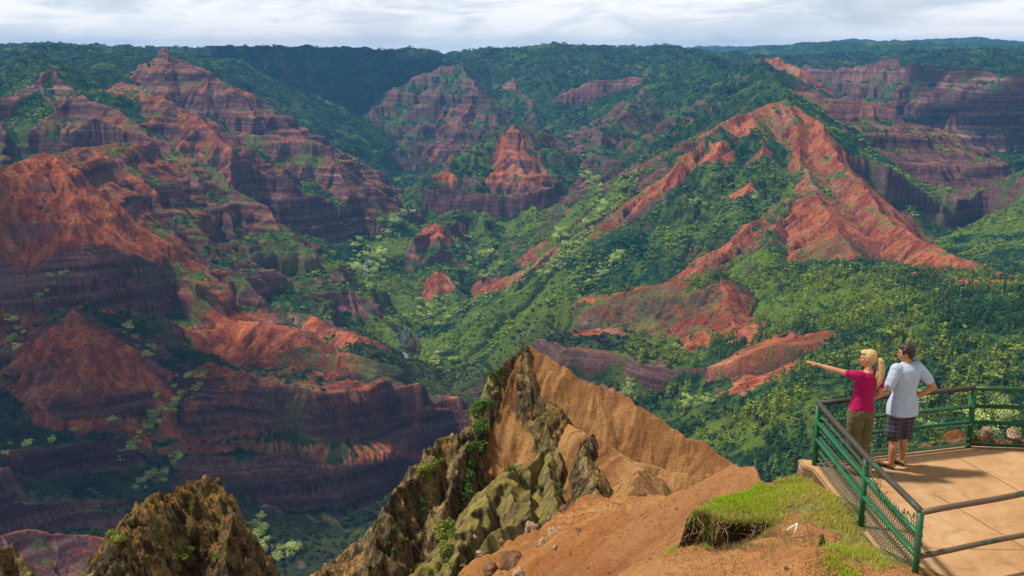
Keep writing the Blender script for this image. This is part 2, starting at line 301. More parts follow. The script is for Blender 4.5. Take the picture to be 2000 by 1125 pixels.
def far_terrain(az, R):
    A, RR = np.meshgrid(az, R)                    # rows: range, columns: azimuth
    X = (np.sin(A) * RR).astype(f32); Y = (np.cos(A) * RR).astype(f32)
    del A
    pts = [at_r(*q) for q in FLOOR]
    fl = tps([(q[0], q[1]) for q in pts] + [(a, b) for a, b, c in _far_anchor], [q[2] for q in pts] + [c for a, b, c in _far_anchor], smooth=2e-4)
    # coarse evaluation of the smooth floor
    ca = np.linspace(az[0], az[-1], 120); cr = np.geomspace(R[0], R[-1], 160)
    CA, CR = np.meshgrid(ca, cr)
    ch = fl(np.sin(CA) * CR, np.cos(CA) * CR)
    ia = np.interp(az, ca, np.arange(120)); ir = np.interp(np.log(R), np.log(cr), np.arange(160))
    Z = bil(ch.astype(f32), ir[:, None], ia[None, :])
    Z += 6 * fbm(X / 160, Y / 160, 3, 40)
    U = (X * .7 + Y * .7).astype(f32); D = np.full_like(Z, 40)
    ATT = np.zeros(Z.shape + (4,), f32); ATT[..., 0] = .08; ATT[..., 1] = .15; ATT[..., 2] = .97; ATT[..., 3] = .6
    basin = sstep(250, -50, X) * sstep(1650, 1450, RR)
    ATT[..., 1] += .85 * basin; ATT[..., 2] -= .38 * basin   # red, terrace, veg, flute
    # domain warp so that crests wander
    s_ = np.clip(RR / 2600, .45, 1.6).astype(f32)
    WX = X + s_ * (15 * perlin(X / 170, Y / 170, 1) + 8 * perlin(X / 60, Y / 60, 2) + 4.5 * perlin(X / 23, Y / 23, 3))
    WY = Y + s_ * (15 * perlin(X / 170, Y / 170, 5) + 8 * perlin(X / 60, Y / 60, 6) + 4.5 * perlin(X / 23, Y / 23, 7))
    rng = np.random.default_rng(5)
    for q_, r in enumerate(RIDGES): r['id'] = q_
    k_u = 0
    for r in RIDGES + build_spurs(rng):
        p = r['p']; ul = 0
        for i in range(len(p) - 1):
            a, b = p[i], p[i + 1]
            reach = r.get('reach') or (max(a[2], b[2]) + 660) / r['s'] + r.get('gd', 0)
            lo = np.minimum(a, b)[:2] - reach; hi = np.maximum(a, b)[:2] + reach
            r0 = min(np.hypot(*a[:2]), np.hypot(*b[:2])) - reach; r1 = max(np.hypot(*a[:2]), np.hypot(*b[:2])) + reach
            j0, j1 = np.searchsorted(R, [r0, r1])
            if j1 <= j0: continue
            angs = [math.atan2(x, y) for x, y in ((a[0], a[1]), (b[0], b[1]))]
            w = math.asin(min(.99, reach / max(min(np.hypot(*a[:2]), np.hypot(*b[:2])), reach * 1.02)))
            c0, c1 = np.searchsorted(az, [min(angs) - w, max(angs) + w])
            if c1 <= c0: continue
            S = np.s_[j0:j1, c0:c1]
            wx = WX[S] - f32(a[0]); wy = WY[S] - f32(a[1])
            dx, dy = b[0] - a[0], b[1] - a[1]; L2 = dx * dx + dy * dy; L = math.sqrt(L2)
            t = np.clip((wx * f32(dx / L2) + wy * f32(dy / L2)), 0, 1)
            ex = wx - t * f32(dx); ey = wy - t * f32(dy)
            d = np.sqrt(ex * ex + ey * ey)
            if r.get('cap') and i == 0: d = np.where(t <= 0, d * f32(r['cap']), d)
            g = r.get('g')
            fall = d * f32(r['s']) if not g else np.where(d < r['gd'], d * f32(g), f32(g * r['gd']) + (d - f32(r['gd'])) * f32(r['s']))
            if r.get('bs') is not None: 
                back = f32(dx) * ey - f32(dy) * ex > 0
                if i == 0: back &= t > 0
                else:
                    q0 = p[i] - p[i - 1]; back &= (t > 0) | (f32(q0[0]) * wy - f32(q0[1]) * wx > 0)
                if i == len(p) - 2: back &= t < 1
                else:
                    q1 = p[i + 2] - b; back &= (t < 1) | (f32(q1[0]) * (wy - f32(dy)) - f32(q1[1]) * (wx - f32(dx)) > 0)
                ee = 0
                if i == 0: ee = np.maximum(70 - t * f32(L), 0) * f32(.9)
                if i == len(p) - 2: ee = ee + np.maximum(70 - (1 - t) * f32(L), 0) * f32(.9)
                fall = np.where(back, d * f32(r['bs']) + np.minimum(ee, d * f32(r['s'])) + np.maximum(d - f32(r['br']), 0) * f32(1.1), fall)
            elif not g: fall += f32(3.0) * (d / (d + 12)) - f32(1.5)
            z = f32(a[2]) + t * f32(b[2] - a[2]) - fall
            m = (z > Z[S]) & (d < reach)
            if m.any():
                Z[S][m] = z[m]; D[S][m] = d[m]
                if DEBUG is not None: DEBUG[S][m] = r['id']
                ang = np.arctan2(ey[m], ex[m])
                U[S][m] = f32(k_u) + f32(ul) + t[m] * f32(L) + ang * f32(30)
                ATT[S][m] = (r.get('red', .1), r['ter'], r['veg'], r.get('flu', 1.0))
            ul += L
        k_u += 3517.3
    for pts, H_, dm, *cv in CLIFFS:
        p = [at_r(*q) for q in pts]
        rr = [math.hypot(*q[:2]) for q in p]; aa = [math.atan2(q[0], q[1]) for q in p]
        j0, j1 = np.searchsorted(R, [min(rr) - 1.6 * dm, max(rr) + dm]); wd = 1.5 * dm / min(rr)
        c0, c1 = np.searchsorted(az, [min(aa) - wd, max(aa) + wd]); S = np.s_[j0:j1, c0:c1]
        best = np.full(Z[S].shape, 1e9, f32); cap = np.full(Z[S].shape, 1e9, f32); uu = np.zeros(Z[S].shape, f32); front = np.zeros(Z[S].shape, bool); ul = 0; endw = np.ones(Z[S].shape, f32)
        tot = sum(math.hypot(*(b - a)[:2]) for a, b in zip(p[:-1], p[1:]))
        cwx = X[S] * f32(.35) + WX[S] * f32(.65); cwy = Y[S] * f32(.35) + WY[S] * f32(.65)
        cwx = cwx + 14 * perlin(X[S] / 60, Y[S] / 60, 45); cwy = cwy + 14 * perlin(X[S] / 60, Y[S] / 60, 46)
        for a, b in zip(p[:-1], p[1:]):
            dx, dy = b[0] - a[0], b[1] - a[1]; L2 = dx * dx + dy * dy
            wx = cwx - a[0]; wy = cwy - a[1]; t = np.clip((wx * dx + wy * dy) / L2, 0, 1); ex = wx - t * dx; ey = wy - t * dy; d = np.hypot(ex, ey)
            m = d < best
            best[m] = d[m]; front[m] = (dx * ey - dy * ex < 0)[m]; uu[m] = (ul + t * math.sqrt(L2))[m]
            cap[m] = np.maximum(a[2] + t * (b[2] - a[2]) - 2.6 * d, a[2] + t * (b[2] - a[2]) - H_ - .3 * d)[m]; ul += math.sqrt(L2)
        e_ = np.minimum(uu, tot - uu); w = sstep(dm, .55 * dm, best) * front * sstep(0, .12 * tot, e_)
        act = w * sstep(2, 12, Z[S] - cap)
        Z[S] += (np.minimum(Z[S], cap) - Z[S]) * w
        D[S] = np.where(act > .4, np.minimum(best * 1.2, 90), D[S]); U[S] = np.where(act > .4, uu * 1.6, U[S])
        steep = act * (best < H_ / 2.3)
        for ch, v in ((0, .3), (1, .75), (2, cv[0] if cv else .02), (3, 1.6)): ATT[S][..., ch] += (v - ATT[S][..., ch]) * steep
    del WX, WY
    red, ter, veg, flu = (ATT[..., k] for k in range(4))
    # ribs and rills running down the faces
    amp = np.minimum(D * .10, 13) * flu * np.clip(1.15 - veg * .55, .3, 1)
    fl1 = .8 * np.abs(perlin(U / 46, D / 420, 21)) + .6 * np.abs(perlin(U / 19, D / 260, 22)) + .42 * np.abs(perlin(U / 8.5, D / 160, 23))
    Z -= amp * (fl1 * 1.9)
    Z += 7 * fbm(X / 90, Y / 90, 3, 60) * np.clip(RR / 2500, .35, 1.5)
    # layered lava beds: steps at the same heights everywhere, gently tilted
    bed = Z + 10 * perlin(X / 420, Y / 420, 31) + 3 * perlin(X / 70, Y / 70, 32) + X * f32(.012)
    def steps(h, per, sharp):
        q = h / per; k = np.floor(q); f = q - k
        return (k + sstep(.5 - sharp, .5 + sharp, f)) * per - h
    pres = np.clip(.62 + .75 * perlin(X / 210, Y / 210, 33), .1, 1.1) * ter
    st = steps(bed, 62.0, .16) * .52 + steps(bed + 17, 27.0, .2) * .45 + steps(bed + 5, 11.0, .24) * .42
    Z += (st * pres).astype(f32)
    return X, Y, Z.astype(f32), D, bed.astype(f32), red, ter, veg, U

def bil(a, i, j):
    i0 = np.clip(np.floor(i).astype(int), 0, a.shape[0] - 2); j0 = np.clip(np.floor(j).astype(int), 0, a.shape[1] - 2)
    fi = (i - i0).astype(f32); fj = (j - j0).astype(f32)
    return a[i0, j0] * (1 - fi) * (1 - fj) + a[i0 + 1, j0] * fi * (1 - fj) + a[i0, j0 + 1] * (1 - fi) * fj + a[i0 + 1, j0 + 1] * fi * fj
# ------------------------------------------------------------------ the near ground: soil slope, grass lip, rock ridge and spire
DECK_Z = -5.5
SOIL = [at_r(*q) for q in [(1500,1125,10.5),(1400,1125,11.9),(1300,1125,13.6),(1200,1125,16),(1050,1125,20),(900,1125,22.5),(1345,1066,12.3),(1318,1060,13.0),
        (1285,1050,14.6),(1245,1030,18),(1225,1000,23.5),(1100,1050,21),(1020,1060,24.5),(1100,985,30),(1200,962,32),(1300,966,33),(1350,984,31),(1160,1010,25),
        (1400,1056,11.9),(1500,1046,11.75),(1450,1060,11.6),(1600,1080,10.6),(1440,1030,12.3),(1400,1030,12.5)]] + [np.array(q) for q in [
        (5,11,-5.85),(7,12,-5.85),(4,13.2,-5.8),(6.5,14.1,-5.37),(8.2,14.1,-5.36),(5,13.8,-5.45),(5.3,13.25,-5.85),(6.5,13.5,-5.85),(7.6,13.4,-5.85),(8.8,13.2,-5.85),(3.4,9.7,-5.50),(4.05,9.5,-5.3),(3.95,10.6,-5.45),(3.93,11.6,-5.47),(3.88,12.4,-5.50),(3.75,11.6,-5.52),(3.7,12.5,-5.56),(3.75,10.6,-5.48),(3.4,12.6,-5.68),
        (2.75,8.6,-5.5),(4.4,8.6,-5.35),(9,10,-5.85),(6,9.2,-5.7),(-4,16,-9.5),(9,17,-6.2),(13,14,-5.7),(14,19,-6.6),(5.5,17,-6.4),(12,9,-5.8),(16,12,-5.8),(7.5,5,-5.9),(12,3,-6),(1,4,-6.2),(0,8,-6.6)]]
_rc = np.array([(-400,9),(500,11),(700,14),(860,21),(890,22.2),(960,25),(1010,26.6),(1070,28.2),(1100,30),(1200,32),(1300,33),(1350,31),(1400,24),(1450,16),(1500,13.6),(1560,13.9),(1600,14.0),(1700,14.6),(1850,15.5),(2000,15.95),(2600,16.3)])
CLUMP = [at_z(*q, -5.63)[:2] for q in [(1343,1004),(1352,988),(1400,966),(1480,946),(1560,925),(1640,960),(1600,1010),(1530,1016),(1480,1008),(1420,1013),(1380,1006)]]

def poly_sd(X, Y, poly):
    """signed distance to a polygon, positive inside"""
    d = np.full(X.shape, 1e9); ins = np.zeros(X.shape, bool); n = len(poly)
    for i in range(n):
        ax, ay = poly[i]; bx, by = poly[(i + 1) % n]
        dx, dy = bx - ax, by - ay
        t = np.clip(((X - ax) * dx + (Y - ay) * dy) / (dx * dx + dy * dy), 0, 1)
        d = np.minimum(d, np.hypot(X - ax - t * dx, Y - ay - t * dy))
        c = ((ay > Y) != (by > Y)) & (X < (bx - ax) * (Y - ay) / (by - ay + 1e-12) + ax)
        ins ^= c
    return np.where(ins, d, -d)

# kinds: 0 orange earth, 1 dark rock, 2 olive turf
NEAR = [
 _ridge([(1020,670,100),(1090,712,98),(1180,766,95),(1280,816,93),(1370,862,91),(1398,888,89),(1472,942,85)], s=1.0, bs=1.6, k=0),
 _ridge([(1020,670,100),(978,706,99),(952,760,96.5),(936,830,94),(915,900,91),(890,1000,86),(870,1125,80)], s=2.3, bs=2.0, k=1),
 _ridge([(1020,672,100),(1042,740,96),(1086,815,91),(1078,872,87)], s=1.25, k=1, kr=2.2),
 _ridge([(1086,808,91),(1062,835,89),(1078,880,86),(1098,930,82)], s=2.6, k=1, kr=4),
 _ridge([(936,830,94.5),(884,848,92),(842,882,88),(802,935,82),(762,1030,76),(728,1125,70)], s=2.4, k=1),
 _ridge([(905,860,91),(880,940,84),(850,1040,77),(835,1125,72)], s=1.9, k=1),
 _ridge([(1062,880,86),(1000,926,80),(932,986,74),(882,1040,70),(874,1125,66)], s=1.1, bs=2.6, k=2),
 _ridge([(1000,926,80),(1010,980,74),(985,1030,66)], s=1.3, k=2),
 _ridge([(1064,890,85),(1075,930,80),(1080,985,72)], s=1.3, k=2),
 _ridge([(1095,830,90),(1130,852,87),(1200,880,84),(1260,902,80),(1330,922,79),(1468,940,78)], s=.85, k=0),
 _ridge([(1150,852,86),(1160,905,79),(1165,985,68)], s=1.5, k=1, kr=1.6),
 _ridge([(1262,902,80),(1235,960,69)], s=.9, k=0),
 _ridge([(330,962,49.5),(352,948,50.5),(392,927,52),(428,934,52)], s=1.7, bs=3.0, k=1, ec=4.5, rd=1.5),
 _ridge([(428,934,52),(446,985,50.5),(452,1060,47.5),(452,1130,45)], s=1.7, bs=4.5, k=1, rd=1.1),
 _ridge([(330,962,49.5),(300,988,48),(240,1060,45),(186,1128,42)], s=1.8, bs=2.4, k=1, rd=1.0),
 _ridge([(-40,1105,36),(20,1089,37),(62,1130,36)], s=2.2, k=1),
]

def near_grid(n_az, n_r):
    az = np.radians(np.concatenate([np.linspace(-70, -36, 16)[:-1], np.linspace(-36, 36, n_az), np.linspace(36, 70, 16)[1:]]))
    R = np.concatenate([np.geomspace(2.5, 7.5, 24)[:-1], np.geomspace(7.5, 130, n_r)[:-1], np.geomspace(130, 560, 60)])
    return az, R

def near_terrain(az, R):
    A, RR = np.meshgrid(az, R)
    X = np.sin(A) * RR; Y = np.cos(A) * RR
    f = tps([(q[0], q[1]) for q in SOIL], [q[2] for q in SOIL], smooth=1e-5)
    ca = np.linspace(az[0], az[-1], 200); cr = np.geomspace(R[0], R[-1], 260)
    CA, CR = np.meshgrid(ca, cr); sx, sy = np.sin(CA) * CR, np.cos(CA) * CR
    ch = np.clip(f(sx, sy), -40, -4.6)
    ch = np.where(sy < 6, np.maximum(ch, -6.6), ch)
    ia = np.interp(az, ca, np.arange(200)); ir = np.interp(np.log(R), np.log(cr), np.arange(260))
    Z = bil(ch.astype(f32), ir[:, None], ia[None, :]).astype(float)
    # earth keeps only up to its brink
    azc = np.array([math.atan2(*ray(p, 1000)[:2]) for p in _rc[:, 0]])
    brink = np.interp(az, azc, _rc[:, 1])[None, :] * (1 + .035 * fbm(X / 2.2, Y / 2.2, 3, 71) * sstep(16, 22, RR))
    over = np.maximum(RR - brink, 0)
    soil = Z - over * 1.35 - .4 * sstep(0, .5, over)
    cl = poly_sd(X, Y, CLUMP)
    clw = cl + .10 * fbm(X / .35, Y / .35, 3, 72)
    lift = np.clip(-5.62 + .03 * fbm(X / .5, Y / .5, 2, 76) - .05 * np.clip(12.2 - Y, 0, 1) - soil, 0, .6) * sstep(-.03, .06, clw)
    soil = soil + lift
    kind = np.zeros(Z.shape, np.int8); D = np.full(Z.shape, 9.0)
    far = sstep(34, 44, RR)
    soil += .05 * fbm(X / 1.3, Y / 1.3, 4, 73) + .25 * fbm(X / 6, Y / 6, 2, 74) * sstep(14, 22, RR)
    rill = ridged(X / .9 + Y / 4, Y / 3.2 - X / 5, 3, 75)
    soil -= .11 * np.clip(rill, 0, 2) * sstep(12.5, 17, RR)
    deep = np.interp(RR, [2, 7, 30, 60, 120, 260, 560], [-10, -12, -32, -58, -118, -290, -600])
    Z = np.maximum(soil, deep)
    wa = sstep(30, 45, RR) * (1 - .7 * sstep(60, 54, RR) * (X < -2))
    wa = wa * np.where((X > .02 * Y) & (RR > 50), .5, 1)
    WX = X + wa * (1.6 * fbm(X / 9, Y / 9, 3, 81) + .55 * fbm(X / 2.2, Y / 2.2, 3, 82))
    WY = Y + wa * (1.6 * fbm(X / 9, Y / 9, 3, 83) + .55 * fbm(X / 2.2, Y / 2.2, 3, 84))
    U = X * 1.0
    ku = 0
    for r in NEAR:
        p = r['p']
        for i in range(len(p) - 1):
            a, b = p[i], p[i + 1]
            j0, j1 = np.searchsorted(R, [min(np.hypot(*a[:2]), np.hypot(*b[:2])) - 45, max(np.hypot(*a[:2]), np.hypot(*b[:2])) + 45])
            S = np.s_[j0:j1, :]
            wx = WX[S] - a[0]; wy = WY[S] - a[1]
            dx, dy = b[0] - a[0], b[1] - a[1]; L2 = dx * dx + dy * dy
            t = np.clip((wx * dx + wy * dy) / L2, 0, 1)
            ex = wx - t * dx; ey = wy - t * dy; d = np.hypot(ex, ey)
            if r.get('rd'): d = np.sqrt(d * d + r['rd'] ** 2) - r['rd'] * .8
            s = r['s']
            if r.get('bs'): s = np.where(dx * ey - dy * ex > 0, r['bs'], r['s'])
            if i == 0: s = np.where(t <= 0, np.maximum(s, 1.9), s)
            if r.get('ec'): s = np.where(t >= 1, np.maximum(s, r['ec']), s)
            z = a[2] + t * (b[2] - a[2]) - d * s
            m = z > Z[S]
            Z[S][m] = z[m]; D[S][m] = d[m]
            kk = np.where(d > r.get('kr', 99), 0 if r['k'] != 2 else 2, r['k'])
            kind[S][m] = kk[m]
            U[S][m] = (ku + t * math.sqrt(L2) + np.arctan2(ey, ex) * 2)[m]
            ku += math.sqrt(L2)
        ku += 137.7
    kind[(kind == 0) & (RR > 60) & (X < -.030 * Y)] = 1
    rockm = (kind == 1) & (RR > 34)
    ridge_m = (Z > soil + .01) & (Z > deep + .01)
    w = np.where(rockm, .72, np.where(kind == 2, .22, .14)) * ridge_m
    spire = sstep(60, 54, RR) * (X < 0)
    Z += w * ((1.1 - .7 * spire) * (ridged(X / 3.4, Y / 3.4, 4, 91, .55) - .7) * np.minimum(D / 2 + .2, 1) + (.22 + .2 * spire) * rockm * ridged(X / 1.0, Y / 1.0, 3, 97, .6) + .25 * fbm(X / .7, Y / .7, 3, 92))
    Z -= w * (1 - .75 * spire) * np.minimum(D * .12, .9) * np.abs(perlin(U / 3.1, D / 14, 93)) * 2
    rl = np.where(ridge_m & (kind == 0), 1, 0) * np.minimum(D * .04, .2)
    Z -= rl * (np.abs(perlin(U / 1.1, D / 16, 94)) * 2 + np.abs(perlin(U / .45, D / 9, 95)))
    Z += ridge_m * (kind == 0) * (.16 * ridged(X / 1.7 + Y / 5, Y / 2.6, 3, 98, .6) + .3 * fbm(X / 6, Y / 6, 3, 99))
    deepm = (~ridge_m) & (soil <= deep + .01)
    Z += deepm * np.clip(RR / 30, 0, 4) * 1.2 * fbm(X / 14, Y / 14, 4, 96)
    return X.astype(f32), Y.astype(f32), Z.astype(f32), kind, D.astype(f32), ridge_m, deepm, lift.astype(f32), over.astype(f32), U.astype(f32)
# ------------------------------------------------------------------ unseen clouds added overhead to cast shade on parts of the canyon
def make_shade_clouds():
    q = NT('shade_cloud_body', 1.0, 0); q.color((.9, .9, .9))
    tl = q.n('ShaderNodeBsdfTranslucent'); tl.inputs[0].default_value = (.9, .9, .92, 1); ms = q.n('ShaderNodeMixShader'); ms.inputs[0].default_value = .35
    q.l(q.b.outputs[0], ms.inputs[1]); q.l(tl.outputs[0], ms.inputs[2]); q.l(ms.outputs[0], q.t.nodes['Material Output'].inputs[0])
    k = 1.0 / math.tan(SUN_EL)
    for i, (gx, gy, gz, sx, sy, n, lab) in enumerate([
        (-640, 1160, -470, 430, 360, 22, 'unseen grey cloud added to shade the near left canyon wall'),
        (-1050, 5500, -200, 800, 1000, 22, 'unseen broad cloud added to shade the distant back wall'),
        (1750, 3600, -250, 480, 800, 20, 'unseen cloud added to shade the far right cliffs')]):
        rng = np.random.default_rng(900 + i); zc = 900.0; off = (zc - gz) * k
        cx_, cy_ = gx + math.sin(SUN_AZ) * off, gy + math.cos(SUN_AZ) * off
        bm = bmesh.new()
        for j in range(n):
            a = rng.uniform(0, 6.283); d = math.sqrt(rng.random()) * .92; r = rng.uniform(.22, .42) * min(sx, sy)
            M_ = Matrix.Translation((math.cos(a) * d * sx, math.sin(a) * d * sy, rng.uniform(-25, 40))) @ Matrix.Diagonal((r, r * rng.uniform(.8, 1.2), r * .38, 1))
            bmesh.ops.create_icosphere(bm, subdivisions=3, radius=1, matrix=M_)
        me = bpy.data.meshes.new('cloud'); bm.to_mesh(me); bm.free()
        o = bpy.data.objects.new('cloud', me); C.collection.objects.link(o)
        m = o.modifiers.new('r', 'REMESH'); m.mode = 'VOXEL'; m.voxel_size = 26
        dg = bpy.context.evaluated_depsgraph_get(); dg.update(); me2 = bpy.data.meshes.new_from_object(o.evaluated_get(dg)); bpy.data.objects.remove(o)
        nv = len(me2.vertices); co = np.empty(nv * 3, f32); me2.vertices.foreach_get('co', co); co = co.reshape(-1, 3); no = np.empty(nv * 3, f32); me2.vertices.foreach_get('normal', no); no = no.reshape(-1, 3)
        co = co + no * (fbm(co[:, 0] / 90 + co[:, 2] / 70, co[:, 1] / 90 - co[:, 2] / 80, 4, 950 + i) * 34)[:, None]
        me2.vertices.foreach_set('co', co.astype(f32).ravel()); me2.materials.clear(); me2.materials.append(q.m); me2.polygons.foreach_set('use_smooth', [True] * len(me2.polygons)); me2.update()
        o = link(bpy.data.objects.new('cloud', me2)); o.location = (cx_, cy_, zc); tag(o, lab, 'cloud', kind='structure')
# ------------------------------------------------------------------ helpers: objects and materials
def tag(o, label=None, cat=None, group=None, kind=None):
    if label: o['label'] = label
    if cat: o['category'] = cat
    if group: o['group'] = group
    if kind: o['kind'] = kind
    return o

def link(o, parent=None):
    C.collection.objects.link(o)
    if parent: o.parent = parent
    return o

def mesh_np(name, V, faces, mat, parent=None, smooth=True, cols=None):
    """mesh from numpy arrays; faces is an (n,3) or (n,4) array"""
    me = bpy.data.meshes.new(name)
    V = np.ascontiguousarray(V, f32); faces = np.ascontiguousarray(faces, np.int32)
    n, k = faces.shape
    me.vertices.add(len(V)); me.vertices.foreach_set('co', V.ravel())
    me.loops.add(n * k); me.loops.foreach_set('vertex_index', faces.ravel())
    me.polygons.add(n); me.polygons.foreach_set('loop_start', np.arange(0, n * k, k, dtype=np.int32))
    me.polygons.foreach_set('use_smooth', np.full(n, smooth))
    if cols is not None:
        a = me.color_attributes.new('Col', 'FLOAT_COLOR', 'POINT')
        c = np.ones((len(V), 4), f32); c[:, :cols.shape[1]] = cols
        a.data.foreach_set('color', c.ravel())
    me.update(calc_edges=True)
    me.materials.append(mat)
    return link(bpy.data.objects.new(name, me), parent)

def grid_faces(r, c, keep=None):
    i = (np.arange(r - 1)[:, None] * c + np.arange(c - 1)[None]).ravel()
    f = np.stack([i, i + 1, i + c + 1, i + c], 1)
    return f if keep is None else f[keep.ravel()]

class NT:
    def __init__(s, name, rough=.9, spec=.2):
        s.m = bpy.data.materials.new(name); s.m.use_nodes = True; s.t = s.m.node_tree
        s.b = s.t.nodes['Principled BSDF']; s.b.inputs['Roughness'].default_value = rough
        s.b.inputs['Specular IOR Level'].default_value = spec
    def n(s, t, **k):
        q = s.t.nodes.new(t)
        for a, b in k.items(): setattr(q, a, b)
        return q
    def l(s, a, b): s.t.links.new(a, b)
    def noise(s, scale, detail=4, rough=.55, vec=None, dist=0):
        q = s.n('ShaderNodeTexNoise'); q.inputs['Scale'].default_value = scale; q.inputs['Detail'].default_value = detail
        q.inputs['Roughness'].default_value = rough; q.inputs['Distortion'].default_value = dist
        if vec is None:
            if not hasattr(s, 'co'): s.co = s.n('ShaderNodeTexCoord')
            vec = s.co.outputs['Object']
        s.l(vec, q.inputs['Vector']); return q.outputs['Fac']
    def ramp(s, fac, stops):
        q = s.n('ShaderNodeValToRGB'); s.l(fac, q.inputs[0]); e = q.color_ramp.elements
        while len(e) < len(stops): e.new(.5)
        for x, (p, c) in zip(e, stops): x.position = p; x.color = tuple(c) + (1,) if len(c) == 3 else c
        return q.outputs[0]
    def mix(s, fac, a, b, mode='MIX'):
        q = s.n('ShaderNodeMix', data_type='RGBA', blend_type=mode)
        for i, v in ((0, fac), (6, a), (7, b)):
            if isinstance(v, (int, float)): q.inputs[i].default_value = v
            elif isinstance(v, tuple): q.inputs[i].default_value = v + (1,) if len(v) == 3 else v
            else: s.l(v, q.inputs[i])
        return q.outputs[2]
    def bump(s, h, strength=.3, dist=1.0, prev=None):
        q = s.n('ShaderNodeBump'); q.inputs['Strength'].default_value = strength; q.inputs['Distance'].default_value = dist
        s.l(h, q.inputs['Height'])
        if prev: s.l(prev, q.inputs['Normal'])
        s.l(q.outputs[0], s.b.inputs['Normal']); return q.outputs[0]
    def color(s, c):
        if isinstance(c, tuple): s.b.inputs['Base Color'].default_value = c + (1,)
        else: s.l(c, s.b.inputs['Base Color'])

def m_plain(name, c, rough=.8, var=.25, scale=8, spec=.3, bump=0, bscale=60):
    """one colour with an uneven surface"""
    q = NT(name, rough, spec)
    d = tuple(x * (1 - var) for x in c); u = tuple(min(1, x * (1 + var)) for x in c)
    q.color(q.ramp(q.noise(scale, 5), [(.3, d), (.7, u)]))
    if bump: q.bump(q.noise(bscale, 3), .5, bump)
    return q.m

def m_vcol(name, scales, bumps, rough=.95, var=.28):
    """colour of the ground cover at each point, broken up by finer noise"""
    q = NT(name, rough, .1)
    a = q.n('ShaderNodeAttribute', attribute_name='Col').outputs['Color']
    f = None
    for sc, amt in scales:
        v = q.ramp(q.noise(sc, 5, .65), [(.25, (1 - amt,) * 3), (.75, (1 + amt,) * 3)])
        a = q.mix(1.0, a, v, 'MULTIPLY')
    q.color(a)
    prev = None
    for sc, st, di in bumps: prev = q.bump(q.noise(sc, 5, .65), st, di, prev)
    return q.m

def m_canyon():
    q = NT('canyon_ground', .95, .08)
    at = q.n('ShaderNodeAttribute', attribute_name='Col'); a = at.outputs['Color']
    co = q.n('ShaderNodeTexCoord'); q.co = co
    mp = q.n('ShaderNodeMapping'); mp.inputs['Scale'].default_value = (.004, .004, .085); q.l(co.outputs['Object'], mp.inputs[0])
    beds = q.noise(1.0, 6, .68, vec=mp.outputs[0], dist=.25)
    mp2 = q.n('ShaderNodeMapping'); mp2.inputs['Scale'].default_value = (.06, .06, .006); q.l(co.outputs['Object'], mp2.inputs[0])
    drip = q.noise(1.0, 5, .65, vec=mp2.outputs[0])
    st = q.ramp(beds, [(.30, (.30, .28, .30)), (.46, (.72, .70, .70)), (.56, (1.12, 1.08, 1.05)), (.70, (1.75, 1.6, 1.5))])
    a2 = q.mix(1.0, a, st, 'MULTIPLY'); a2 = q.mix(1.0, a2, q.ramp(drip, [(.3, (.86,) * 3), (.7, (1.12,) * 3)]), 'MULTIPLY')
    a = q.mix(at.outputs['Alpha'], a, a2)
    for sc, amt in ((.055, .2), (.22, .42), (.8, .42)):
        a = q.mix(1.0, a, q.ramp(q.noise(sc, 5, .7), [(.25, (1 - amt,) * 3), (.75, (1 + amt,) * 3)]), 'MULTIPLY')
    q.color(a)
    p = q.bump(q.noise(.10, 6, .7), .6, 9.0); p = q.bump(q.noise(.5, 5, .7), .6, 2.2, p)
    q.bump(beds, .5, 5.0, p)
    return q.m

def box_blur(Z, w, axis):
    c = np.cumsum(np.pad(Z, [(w + 1, w) if a == axis else (0, 0) for a in (0, 1)], mode='edge'), axis=axis, dtype=np.float64)
    n = Z.shape[axis]
    hi = np.take(c, np.arange(2 * w + 1, 2 * w + 1 + n), axis); lo = np.take(c, np.arange(0, n), axis)
    return ((hi - lo) / (2 * w + 1)).astype(f32)

def normal_z(X, Y, Z):
    ax, ay, az_ = (np.gradient(q, axis=0) for q in (X, Y, Z)); bx, by, bz = (np.gradient(q, axis=1) for q in (X, Y, Z))
    nx = by * az_ - bz * ay; ny = bz * ax - bx * az_; nz = bx * ay - by * ax
    L = np.sqrt(nx * nx + ny * ny + nz * nz) + 1e-9
    return np.abs(nz) / L

def mixc(a, b, t):
    return a + (b - a) * t[..., None]

# ------------------------------------------------------------------ far terrain: what covers it
FQ = 1.0 if QUALITY else .6
az, R = far_grid(int(1500 * FQ), int(1500 * FQ), int(300 * FQ))
FX, FY, FZ, FD, bed, red, ter, veg, FU = far_terrain(az, R)
nz = normal_z(FX, FY, FZ)
cmF = np.maximum.accumulate(FZ / R[:, None], axis=0)
def trace(px, py, step=0):
    """where the line of sight meets the canyon"""
    d = ray(px, py); a = math.atan2(d[0], d[1]); te = d[2] / math.hypot(d[0], d[1])
    i = int(np.rint(np.interp(a, az, np.arange(len(az)))))
    j = min(int(np.searchsorted(cmF[:, i], te)), len(R) - 1)
    return FX[j, i], FY[j, i], FZ[j, i], R[j]
